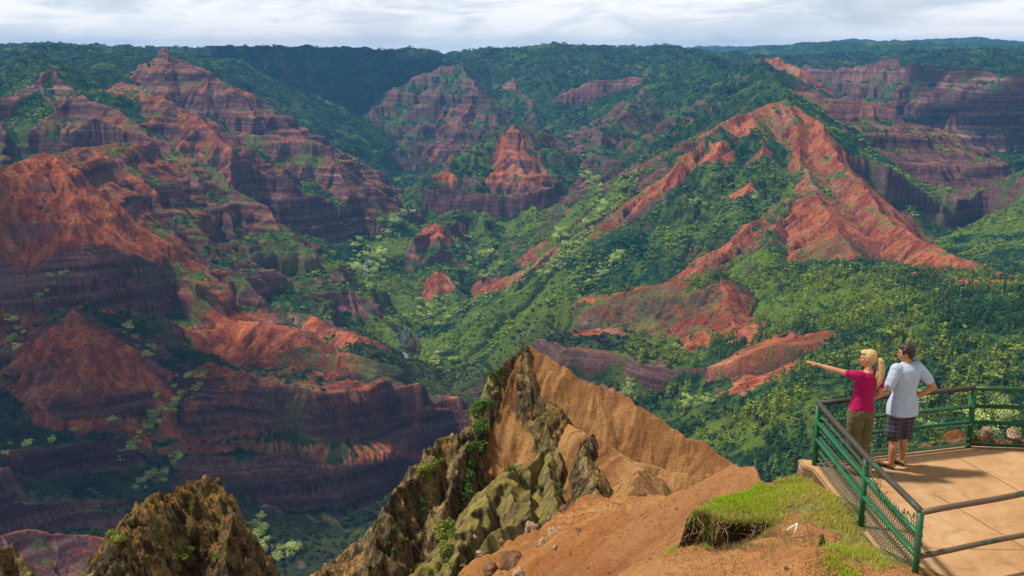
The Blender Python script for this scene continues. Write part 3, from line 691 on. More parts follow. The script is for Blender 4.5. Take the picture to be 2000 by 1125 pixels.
# patches of ground cover, each with its own place and radius in metres: (px, py, radius, veg, red, bright green, dry turf)
lite = np.zeros_like(FZ); dryz = np.zeros_like(FZ)
for px, py, rad, dv, dr, dl, dd in [
    (1215,620,70,-.3,-.1,.5,.7),(1300,610,90,-.1,-.2,.8,.6),(1330,650,80,.1,-.1,.9,.4),(1250,600,70,-.2,0,.5,.7),(1380,620,60,-.2,.1,.7,.5),(1190,600,50,-.6,.3,.2,.6),
    (1155,645,44,-1.5,1.3,0,0),(1200,628,26,-1.5,1.2,0,0),(1150,585,22,-1.2,1,0,0),(1230,570,20,-1.2,1,0,0),(1320,556,20,-1.2,1,0,0),(1370,662,30,-1.5,1.2,0,0),(1420,570,20,-1.5,1,0,0),(1445,620,22,-1.5,1.1,0,0),(1460,660,26,-1.5,1.1,0,0),(1480,740,40,-1.2,1.1,0,0),(1440,720,40,-1.2,1,0,0),(1560,700,50,-.8,.7,0,.5),(1500,620,45,-.3,.2,.6,.4),(1250,730,40,-.6,.3,0,.3),(1330,700,40,-.3,.2,.6,.3),(1440,640,40,-1.2,1,0,0),(1470,690,50,-1,1,0,0),(1530,690,55,-.5,.7,0,.4),(1500,660,40,-.6,.6,0,.3),
    (860,548,42,-1.5,1.3,0,0),(845,560,30,-1.5,1.2,0,0),(838,450,55,-1,1,0,0),(985,300,60,-1,.9,0,0),(1020,320,55,-1,.9,0,0),(900,300,60,-.2,.5,0,0),(1050,490,35,-.6,.5,0,0),
    (1000,640,130,.6,-.5,1,0),(1080,600,110,.5,-.4,.9,0),(940,620,90,.5,-.5,.9,0),(1270,690,60,.6,-.5,1,0),(870,760,120,.5,-.5,.7,0),(1150,440,130,.3,-.3,.7,0),(1040,420,140,.2,-.3,.6,.3),(1110,400,120,.1,-.3,.6,.4),
    (1480,560,70,.4,-.3,.9,0),(1560,580,90,.3,-.3,.9,0),(1640,580,90,.3,0,.8,0),(1700,610,70,.3,0,.7,0),(1450,520,60,.3,-.3,.7,0),(1600,500,60,-.1,.2,.3,.6),(1650,470,60,-.2,.3,.2,.6),(1700,500,60,-.1,.1,.5,.5),
    (1455,290,36,1,-1,0,0),(1500,325,44,1,-.9,0,0),(1520,285,26,1,-.8,0,0),(1440,345,50,.6,-.5,0,0),(740,480,110,.3,-.3,.9,0),(720,560,100,.3,-.3,.9,0),(800,600,140,.3,-.3,.8,0),(860,700,150,.3,-.3,.9,0),(1000,590,60,.3,-.3,1,0),(930,305,75,.7,-.5,.55,0),(950,285,35,.6,-.6,.6,0),(1000,285,50,-1,.9,0,0),(1030,330,60,-1,.9,0,0),(980,330,45,-1,.9,0,0),(1075,295,45,.1,-.5,.7,.8),(868,345,34,-1,1,0,0),(900,420,90,.4,-.4,.3,.3),(1000,440,90,.3,-.3,.5,.4),(960,480,100,.3,-.3,.4,.2),(1520,355,50,.6,-.4,.5,0),(1400,400,120,.4,-.3,.4,0),(1400,290,40,-.6,.5,0,0),(1460,250,40,-.6,.5,0,0),(1450,372,25,-1,1,0,0),
    (590,425,70,.2,-.3,.9,.3),(600,310,45,.1,-.2,.7,.6),(500,270,50,0,-.2,.4,.7),(430,350,50,0,-.1,.4,.7),(1750,400,110,.1,0,.4,.5),(1850,420,100,.2,-.2,.6,.4),(1980,430,140,.3,-.3,.9,.4),
    (250,640,90,.25,-.4,0,.4),(330,660,90,.25,-.4,0,.4),(300,580,60,.1,-.1,0,.4),(380,560,60,.1,-.1,0,.4),(450,520,60,.1,-.1,0,.4),(140,700,70,-1,.8,0,0),(170,660,50,-1,.9,0,0),(560,520,90,.1,-.3,0,.7),(640,600,90,.1,-.3,0,.8),(700,650,90,.2,-.3,.2,.8),(780,740,70,0,-.4,.1,1),
    (600,710,60,-.2,.2,.5,.6),(560,750,45,.2,-.2,.4,.5),(700,740,40,-.1,.1,.4,.6),(500,700,40,-1,1,0,0),(560,665,45,-1,.9,0,0),(480,640,60,-.6,.9,0,0),
    (470,729,16,-1.5,1.2,0,0),(530,743,16,-1.5,1.2,0,0),(600,757,16,-1.5,1.2,0,0),(660,768,16,-1.5,1.2,0,0),(730,772,16,-1.5,1.2,0,0),(800,790,18,-1.5,1.2,0,0),(880,796,20,-1.5,1.2,0,0),(620,640,30,-1.5,1.2,0,0),(520,632,40,-1.5,1.1,0,0),(690,655,30,-1.5,1.1,0,0),(680,692,25,-1.5,1.1,0,0),(60,1075,40,0,-.3,0,0),(150,1085,40,0,-.3,0,0),(1740,524,22,-1.5,1,0,0),(1800,533,22,-1.5,1,0,0),(1850,540,22,-1.2,1,0,0),(1905,547,24,-1.5,1.2,0,0),(1960,551,24,-1.2,1,0,0),(1400,860,70,.3,-.4,.5,.5),(1500,810,60,.2,-.3,.6,.4),(1550,760,70,.3,-.2,.3,.3),(1300,740,60,.2,-.4,.2,.2),(1180,720,50,-.3,.1,0,.3)]:
    x, y, z, r = trace(px, py)
    w = np.hypot(FX - x, FY - y); k = w < rad * 2
    w = w[k] * (1 + .35 * fbm(FX[k] / (rad * .45), FY[k] / (rad * .45), 3, int(px) % 97)); w = sstep(1.25 * rad, .55 * rad, w)
    veg[k] += dv * w; red[k] += dr * w; lite[k] = np.maximum(lite[k], dl * w); dryz[k] = np.maximum(dryz[k], dd * w)
veg = np.clip(veg, -.6, 1.4); red = np.clip(red, -.2, 1.3)
conc = box_blur(box_blur(FZ, max(2, int(8 * FQ)), 0), max(2, int(8 * FQ)), 1) - FZ
RRg = R[:, None].astype(f32)
cscale = np.clip(RRg * .012, 4, 40)
n_big = fbm(FX / 150, FY / 150, 3, 201); n_mid = fbm(FX / 42, FY / 42, 3, 202); n_fine = fbm(FX / 12, FY / 12, 3, 203)
n_bed = fbm(FX / 260, bed / 5.5, 3, 204, .6)          # colour of the single lava beds
n_bed2 = fbm(FX / 800 + FY / 900, bed / 16, 2, 205)
lin = lambda *c: np.array(c, f32)
v_score = (veg - .5) * 1.5 + (nz - .74) * 1.6 + np.clip(conc / cscale, -1, 1) * .55 + .42 * n_big + .38 * n_mid + .22 * n_fine
vmask = sstep(-.08, .16, v_score)
# rock
band = sstep(-.5, .5, n_bed)
rock = mixc(lin(.088, .038, .040), lin(.205, .100, .090), band)
rock = mixc(rock, lin(.29, .175, .15), sstep(.2, .6, n_bed2) * .6)
earth = mixc(lin(.20, .042, .018), lin(.42, .118, .044), sstep(-.6, .6, n_mid + .6 * n_fine))
earth = mixc(earth, lin(.46, .22, .125), sstep(.2, .8, n_big) * .6)
stk = fbm(FU / 7, FD / 120, 3, 211, .65)
earth = mixc(earth, lin(.52, .29, .19), sstep(.12, .6, stk) * .28)
earth = mixc(earth, lin(.15, .045, .028), sstep(.12, .6, -stk) * .42)
r_score = (red - .5) * 1.6 - .38 * ter + (nz - .70) * 1.5 + .45 * n_big + .25 * n_mid - np.clip(conc / cscale, -1, 1) * .4
rmask = sstep(-.25, .25, r_score)
col = mixc(rock, earth, rmask)
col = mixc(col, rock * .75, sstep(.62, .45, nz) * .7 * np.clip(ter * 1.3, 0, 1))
# dry turf in between, then shrubs
dry = mixc(lin(.080, .066, .034), lin(.11, .125, .036), sstep(-.4, .5, n_mid + n_big))
col = mixc(col, dry, np.maximum(sstep(-.42, -.02, v_score) * .8, sstep(.3, .7, dryz + .3 * n_fine + .2 * n_mid) * .9))
smask = (1 - rmask * .55) * (1 - sstep(-.2, .1, v_score)) * np.clip(ter * 1.2, .12, 1) * (1 - sstep(.3, .7, dryz))
leaf = mixc(lin(.008, .030, .015), lin(.034, .080, .016), sstep(-.5, .6, n_fine + .5 * n_mid))
leaf = mixc(leaf, lin(.10, .155, .03), sstep(.25, .8, n_big + .5 * n_mid) * .6)
leaf = mixc(leaf, lin(.11, .16, .018), sstep(.15, .75, lite + .25 * n_mid + .2 * n_fine) * .85)
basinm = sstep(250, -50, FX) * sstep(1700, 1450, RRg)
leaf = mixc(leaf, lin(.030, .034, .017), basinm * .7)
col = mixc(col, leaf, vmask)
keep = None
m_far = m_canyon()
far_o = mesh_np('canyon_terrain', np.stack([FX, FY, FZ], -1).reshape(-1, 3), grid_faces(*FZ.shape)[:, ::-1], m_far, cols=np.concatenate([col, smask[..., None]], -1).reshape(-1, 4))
tag(far_o, 'red and green layered canyon slopes falling to a wooded valley floor', 'canyon', kind='structure')
def far_h(x, y):
    a = np.arctan2(x, y); r = np.hypot(x, y)
    return bil(FZ, np.interp(np.log(r), np.log(R), np.arange(len(R))), np.interp(a, az, np.arange(len(az))))
def far_s(arr, x, y):
    a = np.arctan2(x, y); r = np.hypot(x, y)
    return bil(arr, np.interp(np.log(r), np.log(R), np.arange(len(R))), np.interp(a, az, np.arange(len(az))))

# ------------------------------------------------------------------ near ground: what covers it
naz, nR = near_grid(int(1500 * FQ), int(1500 * FQ))
NX, NY, NZ, kind, ND, ridge_m, deepm, lift, over, NU = near_terrain(naz, nR)
nnz = normal_z(NX, NY, NZ)
NRR = nR[:, None].astype(f32)
a1 = fbm(NX / 3.5, NY / 3.5, 4, 301); a2 = fbm(NX / .6, NY / .6, 3, 302); a3 = fbm(NX / 12, NY / 12, 3, 303); a4 = fbm(NX / .12, NY / .12, 2, 304)
earth = mixc(lin(.37, .15, .045), lin(.55, .28, .10), sstep(-.6, .6, a1 + .5 * a2))
earth = mixc(earth, lin(.26, .095, .04), sstep(.1, .7, -a3 + .3 * a1) * .8)
nearm = sstep(34, 24, NRR)
earth = mixc(earth, lin(.45, .22, .085), nearm * sstep(-.5, .4, a1) * .5)
ridge_e = mixc(lin(.26, .115, .045), lin(.44, .23, .085), sstep(-.5, .6, a3 + .5 * a1))
streak = fbm(NU / .55, ND / 9, 3, 321, .65)
ridge_e = mixc(ridge_e, lin(.50, .27, .11), sstep(.1, .6, streak) * .6)
ridge_e = mixc(ridge_e, lin(.13, .07, .034), sstep(.15, .6, -streak + .35 * a1 - .1) * .75)
ridge_e = mixc(ridge_e, lin(.20, .085, .035), sstep(.1, .6, fbm(NU / 4, ND / 22, 2, 322)) * .6)
ncol = mixc(earth, ridge_e, (ridge_m & (kind == 0)).astype(f32))
rockc = mixc(lin(.075, .055, .032), lin(.26, .195, .10), sstep(-.5, .6, a2 + .7 * a1))
rockc = mixc(rockc, lin(.38, .29, .12), sstep(.15, .6, a1 - .4 * a2) * .55)
rockc = mixc(rockc, lin(.20, .175, .05), sstep(.3, .65, a3 + .7 * a2) * .42 * sstep(97, 88, NRR))
rockc = mixc(rockc, lin(.36, .16, .05), sstep(.55, .8, nnz) * sstep(-.1, .4, a3 + .4 * a1) * .8)
rockc = rockc * np.where(NRR < 60, .78, 1.0)[..., None].astype(f32)
ncol = mixc(ncol, rockc, (ridge_m & (kind == 1)).astype(f32))
turf = mixc(lin(.20, .155, .05), lin(.30, .25, .07), sstep(-.5, .5, a1 + .6 * a2))
turf = mixc(turf, rockc, sstep(.62, .42, nnz))
ncol = mixc(ncol, turf, (ridge_m & (kind == 2)).astype(f32))
ncol = mixc(ncol, mixc(lin(.03, .045, .018), lin(.07, .06, .03), sstep(-.4, .4, a3)), deepm.astype(f32))
grass_m = np.zeros_like(NZ)
gp = [at_z(*q, -5.6)[:2] for q in [(1343,1002),(1352,988),(1400,966),(1480,946),(1560,925),(1600,915),(1640,950),(1720,1050),(1800,1115),(1830,1140),(1640,1140),(1640,1090),(1600,1040),(1540,1010),(1480,1004),(1400,1008)]]
sdg = poly_sd(NX[:len(nR)].astype(float), NY.astype(float), gp)
grass_m = sstep(-.12, .18, sdg + .22 * a2 + .16 * a1)
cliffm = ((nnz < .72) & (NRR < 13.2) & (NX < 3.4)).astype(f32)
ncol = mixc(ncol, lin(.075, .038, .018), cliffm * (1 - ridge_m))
ncol = mixc(ncol, mixc(lin(.17, .16, .05), lin(.25, .26, .06), sstep(-.5, .5, a2 + a4)), grass_m * (1 - cliffm))
pale = sstep(.1, .5, fbm(NX / 1.6, NY / 1.6, 3, 311)) * sstep(22, 25, NRR) * sstep(34, 30, NRR) * (NX < 2.2) * (nnz < .8)
ncol = mixc(ncol, lin(.42, .36, .27), pale * .8)
def m_hill():
    q = NT('near_earth', .95, .1)
    at = q.n('ShaderNodeAttribute', attribute_name='Col'); a = at.outputs['Color']
    r1 = q.ramp(q.noise(1.6, 7, .72, dist=.6), [(.36, (.22, .20, .18)), (.47, (.75, .72, .66)), (.56, (1.15, 1.1, 1.0)), (.68, (1.9, 1.75, 1.5))])
    r2 = q.ramp(q.noise(7.0, 4, .7), [(.3, (.5,) * 3), (.7, (1.5,) * 3)])
    a = q.mix(at.outputs['Alpha'], a, q.mix(1.0, q.mix(1.0, a, r1, 'MULTIPLY'), r2, 'MULTIPLY'))
    for sc, amt in ((1.2, .16), (9.0, .24), (55.0, .18)): a = q.mix(1.0, a, q.ramp(q.noise(sc, 5, .68), [(.25, (1 - amt,) * 3), (.75, (1 + amt,) * 3)]), 'MULTIPLY')
    q.color(a); p = q.bump(q.noise(1.5, 6, .7), .6, .5); p = q.bump(q.noise(6, 5, .7), .6, .14, p); q.bump(q.noise(40, 4, .7), .5, .018, p)
    return q.m
m_near = m_hill()
rocky = (ridge_m & (kind == 1)) * 1.0 + (ridge_m & (kind == 2)) * .35 + (ridge_m & (kind == 0)) * .12
rocky = np.clip(rocky + cliffm * .5, 0, 1).astype(f32)
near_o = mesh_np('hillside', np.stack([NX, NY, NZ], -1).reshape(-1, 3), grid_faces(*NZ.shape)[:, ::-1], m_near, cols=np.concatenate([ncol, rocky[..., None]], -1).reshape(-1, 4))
tag(near_o, 'orange earth slope with dark rock ridge and spire below the lookout', 'hillside', kind='structure')
make_shade_clouds()
def near_h(x, y):
    x = np.asarray(x, float); y = np.asarray(y, float)
    a = np.arctan2(x, y); r = np.hypot(x, y)
    return bil(NZ, np.interp(np.log(r), np.log(nR), np.arange(len(nR))), np.interp(a, naz, np.arange(len(naz))))
def near_s(arr, x, y):
    a = np.arctan2(x, y); r = np.hypot(x, y)
    return bil(arr.astype(f32), np.interp(np.log(r), np.log(nR), np.arange(len(nR))), np.interp(a, naz, np.arange(len(naz))))
# ------------------------------------------------------------------ helpers: solids
def tube_rings(path, radii, n=10, flat=1.0):
    """rings of a tube along a path (parallel transport); flat squashes it across its second axis"""
    P_ = [Vector(p) for p in path]; out = []
    t0 = (P_[1] - P_[0]).normalized()
    up = Vector((0, 0, 1)) if abs(t0.z) < .9 else Vector((0, 1, 0))
    side = t0.cross(up).normalized()
    for i, p in enumerate(P_):
        t = (P_[min(i + 1, len(P_) - 1)] - P_[max(i - 1, 0)]).normalized()
        side = (side - t * side.dot(t)).normalized(); nrm = side.cross(t)
        r = radii[i] if hasattr(radii, '__len__') else radii
        out.append([p + side * (math.cos(a) * r) + nrm * (math.sin(a) * r * flat) for a in (2 * math.pi * k / n for k in range(n))])
    return out

class MB:
    """collects solids and links them as one mesh"""
    def __init__(s): s.v = []; s.f = []
    def rings(s, rings, cap=True):
        b = len(s.v); n = len(rings[0])
        for r in rings: s.v += [tuple(q) for q in r]
        for i in range(len(rings) - 1):
            for k in range(n):
                s.f.append((b + i * n + k, b + i * n + (k + 1) % n, b + (i + 1) * n + (k + 1) % n, b + (i + 1) * n + k))
        if cap:
            s.f.append(tuple(b + k for k in reversed(range(n)))); e = b + (len(rings) - 1) * n
            s.f.append(tuple(e + k for k in range(n)))
        return s
    def tube(s, path, radii, n=10, flat=1.0, cap=True): return s.rings(tube_rings(path, radii, n, flat), cap)
    def ball(s, c, r, n=12, m=8):
        c = Vector(c); r = r if hasattr(r, '__len__') else (r, r, r)
        return s.rings([[c + Vector((r[0] * math.sin(t) * math.cos(a), r[1] * math.sin(t) * math.sin(a), r[2] * math.cos(t))) for a in (2 * math.pi * k / n for k in range(n))]
                        for t in (math.pi * (j + .04) / (m + .08) for j in range(m + 1))])
    def poly(s, pts): b = len(s.v); s.v += [tuple(p) for p in pts]; s.f.append(tuple(range(b, b + len(pts)))); return s
    def build(s, name, mat, parent=None, smooth=True, loc=None):
        me = bpy.data.meshes.new(name); me.from_pydata(s.v, [], s.f); me.materials.append(mat)
        me.polygons.foreach_set('use_smooth', [smooth] * len(me.polygons)); me.update()
        o = link(bpy.data.objects.new(name, me), parent)
        return o

def empty(name, loc, parent=None):
    o = bpy.data.objects.new(name, None); o.location = loc; o.empty_display_size = .2
    return link(o, parent)

def fix_normals(o):
    bm = bmesh.new(); bm.from_mesh(o.data); bmesh.ops.recalc_face_normals(bm, faces=bm.faces); bm.to_mesh(o.data); bm.free(); return o

# ------------------------------------------------------------------ the lookout deck
q = NT('dusty_concrete', .9, .15)
cc = q.ramp(q.noise(1.1, 6, .6), [(.25, (.36, .19, .08)), (.5, (.48, .275, .13)), (.78, (.56, .36, .19))])
cc = q.mix(q.ramp(q.noise(14, 5, .7), [(.3, (.0,) * 3), (.75, (.35,) * 3)]), cc, (.30, .155, .07))
wv = q.n('ShaderNodeTexNoise'); wv.inputs['Scale'].default_value = 2.2; wv.inputs['Detail'].default_value = 5
mp = q.n('ShaderNodeMapping'); mp.inputs['Scale'].default_value = (1, .12, 1); mp.inputs['Rotation'].default_value = (0, 0, .6)
q.l(q.co.outputs['Object'], mp.inputs[0]); q.l(mp.outputs[0], wv.inputs['Vector'])
cc = q.mix(q.ramp(wv.outputs['Fac'], [(.5, (0, 0, 0)), (.7, (.4, .4, .4))]), cc, (.60, .42, .25))
ge = q.n('ShaderNodeNewGeometry'); sx = q.n('ShaderNodeSeparateXYZ'); q.l(ge.outputs['Normal'], sx.inputs[0])
cc = q.mix(q.ramp(sx.outputs[2], [(.3, (1, 1, 1)), (.8, (0, 0, 0))]), cc, q.ramp(q.noise(4, 6, .7), [(.35, (.10, .055, .028)), (.6, (.24, .14, .075)), (.75, (.46, .38, .30))]))
cc = q.mix(1.0, cc, q.ramp(q.noise(2.6, 8, .75, dist=1.2), [(.32, (.72, .68, .62)), (.5, (1, 1, 1)), (.72, (1.1, 1.08, 1.05))]), 'MULTIPLY')
cc = q.mix(1.0, cc, q.ramp(q.noise(90, 3, .7), [(.28, (.7,) * 3), (.5, (1, 1, 1))]), 'MULTIPLY')
q.color(cc); q.bump(q.noise(30, 5, .7), .35, .01)
m_conc = q.m
outer = [(4.12, 8.2), (4.13, 9.6), (4.10, 10.8), (4.07, 12.0), (4.05, 12.85), (3.96, 12.98), (3.95, 13.24), (4.15, 13.20), (5.3, 13.44), (6.5, 13.76), (7.4, 13.72), (9.2, 13.36), (11.0, 12.5), (12.4, 10.8), (12.8, 8.0), (9.5, 6.2), (5.2, 7.2)]
bm = bmesh.new()
vs = [bm.verts.new((x, y, DECK_Z)) for x, y in outer]; f0 = bm.faces.new(vs)
r_ = bmesh.ops.extrude_face_region(bm, geom=[f0])
for v in r_['geom']:
    if isinstance(v, bmesh.types.BMVert): v.co.z -= .36
bmesh.ops.recalc_face_normals(bm, faces=bm.faces)
bmesh.ops.bevel(bm, geom=[e for e in bm.edges if all(abs(v.co.z - DECK_Z) < 1e-4 for v in e.verts)], offset=.02, segments=2, affect='EDGES')
me = bpy.data.meshes.new('pavement'); bm.to_mesh(me); bm.free(); me.materials.append(m_conc)
deck = tag(link(bpy.data.objects.new('pavement', me)), 'tan concrete deck of the canyon lookout', 'deck', kind='structure')
# joints cut in the slab: shallow dark grooves laid as thin strips
m_joint = m_plain('joint_dirt', (.20, .115, .06), .95, .3, 20, .05)
jb = MB()
def strip(a, b, w=.012):
    a = Vector((a[0], a[1], DECK_Z + .003)); b = Vector((b[0], b[1], DECK_Z + .003)); n = (b - a).cross(Vector((0, 0, 1))).normalized() * w / 2
    N = 14; rng = random.Random(3)
    for i in range(N):
        p, r = a.lerp(b, i / N), a.lerp(b, (i + 1) / N)
        jb.poly([p - n, r - n, r + n, p + n])
for a_, b_, w_ in (((6.15, 13.35), (7.35, 9.2), .012), ((5.35, 12.1), (6.2, 9.4), .012), ((4.3, 10.65), (9.0, 10.45), .008), ((7.9, 13.5), (9.4, 9.0), .012)):
    jb = MB(); strip(a_, b_, w_); jb.build('joint', m_joint, deck, False)

# ------------------------------------------------------------------ the guard railing
def m_paint(name, paint, worn, amt=.5, sc=9, rough=.45):
    q = NT(name, rough, .4)
    k = q.ramp(q.noise(sc, 6, .7), [(amt - .05, (0, 0, 0)), (amt + .05, (1, 1, 1))])
    a = q.mix(q.noise(3.0, 3), tuple(x * .75 for x in paint), tuple(min(1, x * 1.3) for x in paint))
    b = q.ramp(q.noise(25, 4), [(.3, tuple(x * .6 for x in worn)), (.7, tuple(x * 1.3 for x in worn))])
    q.color(q.mix(k, a, b)); q.bump(k, .25, .004)
    return q.m
m_green = m_paint('green_paint', (.004, .125, .042), (.03, .04, .018), .58, 14)
m_dkgreen = m_paint('dull_green_paint', (.012, .085, .028), (.05, .045, .02), .58)
m_cap = m_paint('weathered_cap', (.052, .034, .028), (.018, .075, .035), .56, 7, .6)
m_pipe = m_paint('rusty_pipe', (.13, .085, .045), (.012, .07, .03), .60, 3.2, .55)
m_wire = m_plain('coated_wire', (.010, .062, .036), .5, .3, 30)
HR = .87
rail = empty('guard_railing', (4.11, 13.02, DECK_Z))
tag(rail, 'green pipe guard railing with chain link mesh around the lookout deck', 'railing')
def L(p): return (p[0] - 4.11, p[1] - 13.02, p[2] - DECK_Z)
LINE = [(4.20, 9.72), (4.13, 11.17), (4.11, 13.02), (6.48, 13.66), (8.3, 13.5), (10.4, 12.55), (11.9, 10.9)]
PIPE = [(4.20, 9.72), (5.50, 10.19), (7.2, 10.8)]
for i, (x, y) in enumerate(LINE):
    post = MB().tube([L((x, y, DECK_Z - .12)), L((x, y, DECK_Z + HR))], .034 if i not in (3,) else .04, 12)
    post.build('post', m_green if i != 0 else m_dkgreen, rail)
MB().tube([L((7.2, 10.8, DECK_Z)), L((7.2, 10.8, DECK_Z + HR))], .034, 12).build('post', m_dkgreen, rail)
def P3(p, h): return L((p[0], p[1], DECK_Z + h))
# top rails: the worn dark cap along the left and first rear length, green further on
def rail_run(name, pts, h, r, mat, sag=.0):
    path = []
    for a, b in zip(pts[:-1], pts[1:]):
        for k in range(6):
            t = k / 6; path.append((a[0] + (b[0] - a[0]) * t, a[1] + (b[1] - a[1]) * t, DECK_Z + h + math.sin((a[0] + t * 3 + h * 9) * 2.1) * .004 - sag * math.sin(math.pi * t)))
    path.append((pts[-1][0], pts[-1][1], DECK_Z + h))
    MB().tube([L(p) for p in path], r, 10).build(name, mat, rail)
rail_run('top_rail', LINE[:3], HR + .012, .036, m_cap)
rail_run('top_rail', LINE[2:4], HR + .012, .034, m_cap)
rail_run('top_rail', LINE[3:], HR + .012, .032, m_dkgreen)
for h in (.62, .38):
    rail_run('middle_rail', LINE[:3], h, .027, m_green); rail_run('middle_rail', LINE[2:], h - .005, .029, m_green)
rail_run('bottom_rail', LINE[2:], .045, .026, m_dkgreen)
rail_run('top_rail', PIPE, HR, .033, m_pipe); rail_run('bottom_rail', PIPE, .375, .031, m_pipe)

def chain_link(a, b, h0, h1, off, step=.052, torn=None):
    """woven wire: zigzag strands side by side, each bending over its neighbour"""
    a = Vector((a[0], a[1], 0)); b = Vector((b[0], b[1], 0)); d = (b - a); Ln = d.length; d.normalize()
    nr = Vector((d.y, -d.x, 0)); nr = nr * off
    m = MB(); hstep = step * .95; n = int(Ln / step)
    for i in range(n):
        top = h1
        if torn: top = torn(i / n)
        pts = []
        k = 0; z = h0
        while z <= top:
            s = i * step + (step if k % 2 else 0) + .5 * (Ln - n * step)
            wob = .004 * math.sin(i * 1.7 + z * 9)
            p = a + d * min(s, Ln) + nr + Vector((d.y, -d.x, 0)) * ((.003 if k % 2 else -.003) + .02 * math.sin(i * .13 + z * 3) * (1 if torn else .3))
            pts.append(L((p.x, p.y, DECK_Z + z + wob))); z += hstep; k += 1
        if len(pts) > 1: m.tube(pts, .0056, 3, cap=False)
    return m.build('chain_link_mesh', m_wire, rail, False)
chain_link(LINE[2], LINE[1], -.05, HR - .02, -.04)
chain_link(LINE[1], LINE[0], -.05, HR - .02, -.04, torn=lambda t: .80 - .17 * math.sin(t * 3.0) ** 2 + .05 * math.sin(t * 40) + .03 * math.sin(t * 83))
for a, b in zip(LINE[2:5], LINE[3:6]): chain_link(a, b, .03, HR - .02, .036)
rng = random.Random(8)                # loose wire ends curling along the torn edge
for i in range(26):
    t = .04 + i / 27; a = Vector((*LINE[1], 0)).lerp(Vector((*LINE[0], 0)), t); z = DECK_Z + .80 - .17 * math.sin(t * 3) ** 2
    p = [Vector((a.x - .045, a.y, z))]; ang = rng.uniform(0, 6)
    for k in range(6):
        ang += rng.uniform(.3, 1.3); p.append(p[-1] + Vector((rng.uniform(-.006, .006), math.cos(ang) * .02, math.sin(ang) * .016 + .004)))
    MB().tube([L(v) for v in p], .0038, 4).build('loose_wire', m_wire, rail)

# ------------------------------------------------------------------ stones, twig and bank by the deck
def rock_mesh(seed, r, squash=(1, .8, .65), rough=.22):
    rng = np.random.default_rng(seed); bm = bmesh.new(); bmesh.ops.create_icosphere(bm, subdivisions=4, radius=1)
    V = np.array([v.co[:] for v in bm.verts]); off = rng.random(3) * 40
    cuts = rng.normal(size=(11, 3)); cuts /= np.linalg.norm(cuts, axis=1)[:, None]
    for c in cuts:
        k = rng.uniform(.55, .92); dt = V @ c; V = V - np.maximum(dt - k, 0)[:, None] * c * .9
    n = fbm(V[:, 0] * 2 + off[0], V[:, 1] * 2 + V[:, 2] * 1.7 + off[1], 4, seed % 40)
    V = V * (1 + rough * n)[:, None] * np.array(squash) * r
    for v, c in zip(bm.verts, V): v.co = c
    me = bpy.data.meshes.new('rock'); bm.to_mesh(me); bm.free(); me.polygons.foreach_set('use_smooth', [True] * len(me.polygons))
    return me
q = NT('brown_stone', .95, .1)
q.color(q.ramp(q.noise(5, 6, .7), [(.25, (.06, .032, .018)), (.5, (.17, .085, .045)), (.75, (.30, .18, .10))])); q.bump(q.noise(16, 6, .7), .6, .03); m_stone = q.m
q = NT('pale_stone', .95, .1)
q.color(q.ramp(q.noise(5, 6, .7), [(.25, (.16, .09, .05)), (.5, (.34, .22, .13)), (.75, (.50, .38, .27))])); q.bump(q.noise(16, 6, .7), .6, .03); m_pstone = q.m
for i, (x, y, z, r, sq, mt, lab) in enumerate([
    (4.16, 9.34, -5.38, .17, (1.2, .8, .8), m_stone, 'brown stone under the foot of the nearest railing post'),
    (4.36, 9.22, -5.50, .14, (1.3, .8, .6), m_stone, 'flat reddish stone right of the nearest railing post at the deck edge'),
    (4.62, 9.16, -5.52, .15, (1.3, .9, .6), m_stone, 'low brown stone at the deck edge right of the dark leafy weed'),
    (4.86, 9.14, -5.53, .11, (1.2, .9, .7), m_stone, 'small brown stone furthest right along the near deck edge'),
    (4.02, 9.62, -5.42, .12, (1, .9, .8), m_stone, 'brown lump of stone against the bottom of the chain link mesh'),
    (6.90, 13.98, -5.42, .115, (.55, 1.1, .9), m_pstone, 'pale tilted stone behind the rear railing beside its post'),
    (7.26, 13.95, -5.42, .125, (1.1, .7, .8), m_pstone, 'pale blocky stone behind the rear railing near the frame edge')]):
    me = rock_mesh(50 + i, r, sq); me.materials.append(mt); o = link(bpy.data.objects.new('stone', me)); o.location = (x, y, z); o.rotation_euler = (.2 * i, .3 - .1 * i, i * 1.3)
    tag(o, lab, 'stone', 'stones beside the deck')
m_twig = m_plain('bleached_wood', (.72, .68, .6), .7, .15, 30)
tp = at_z(1546, 1036, -5.72); g0 = near_h(tp[0], tp[1])
tw = MB()
b0 = Vector(at_r(1537, 1036, 11.32)); 
tw.tube([b0, b0 + Vector((.05, .02, .03)), b0 + Vector((.125, .03, .075))], [.007, .011, .008], 7)
tw.tube([b0 + Vector((.125, .03, .075)), b0 + Vector((.10, -.01, .02)), b0 + Vector((.075, -.03, -.035))], [.010, .010, .006], 7)
tag(tw.build('branch', m_twig), 'bleached white forked branch lying on the brown earth', 'branch')

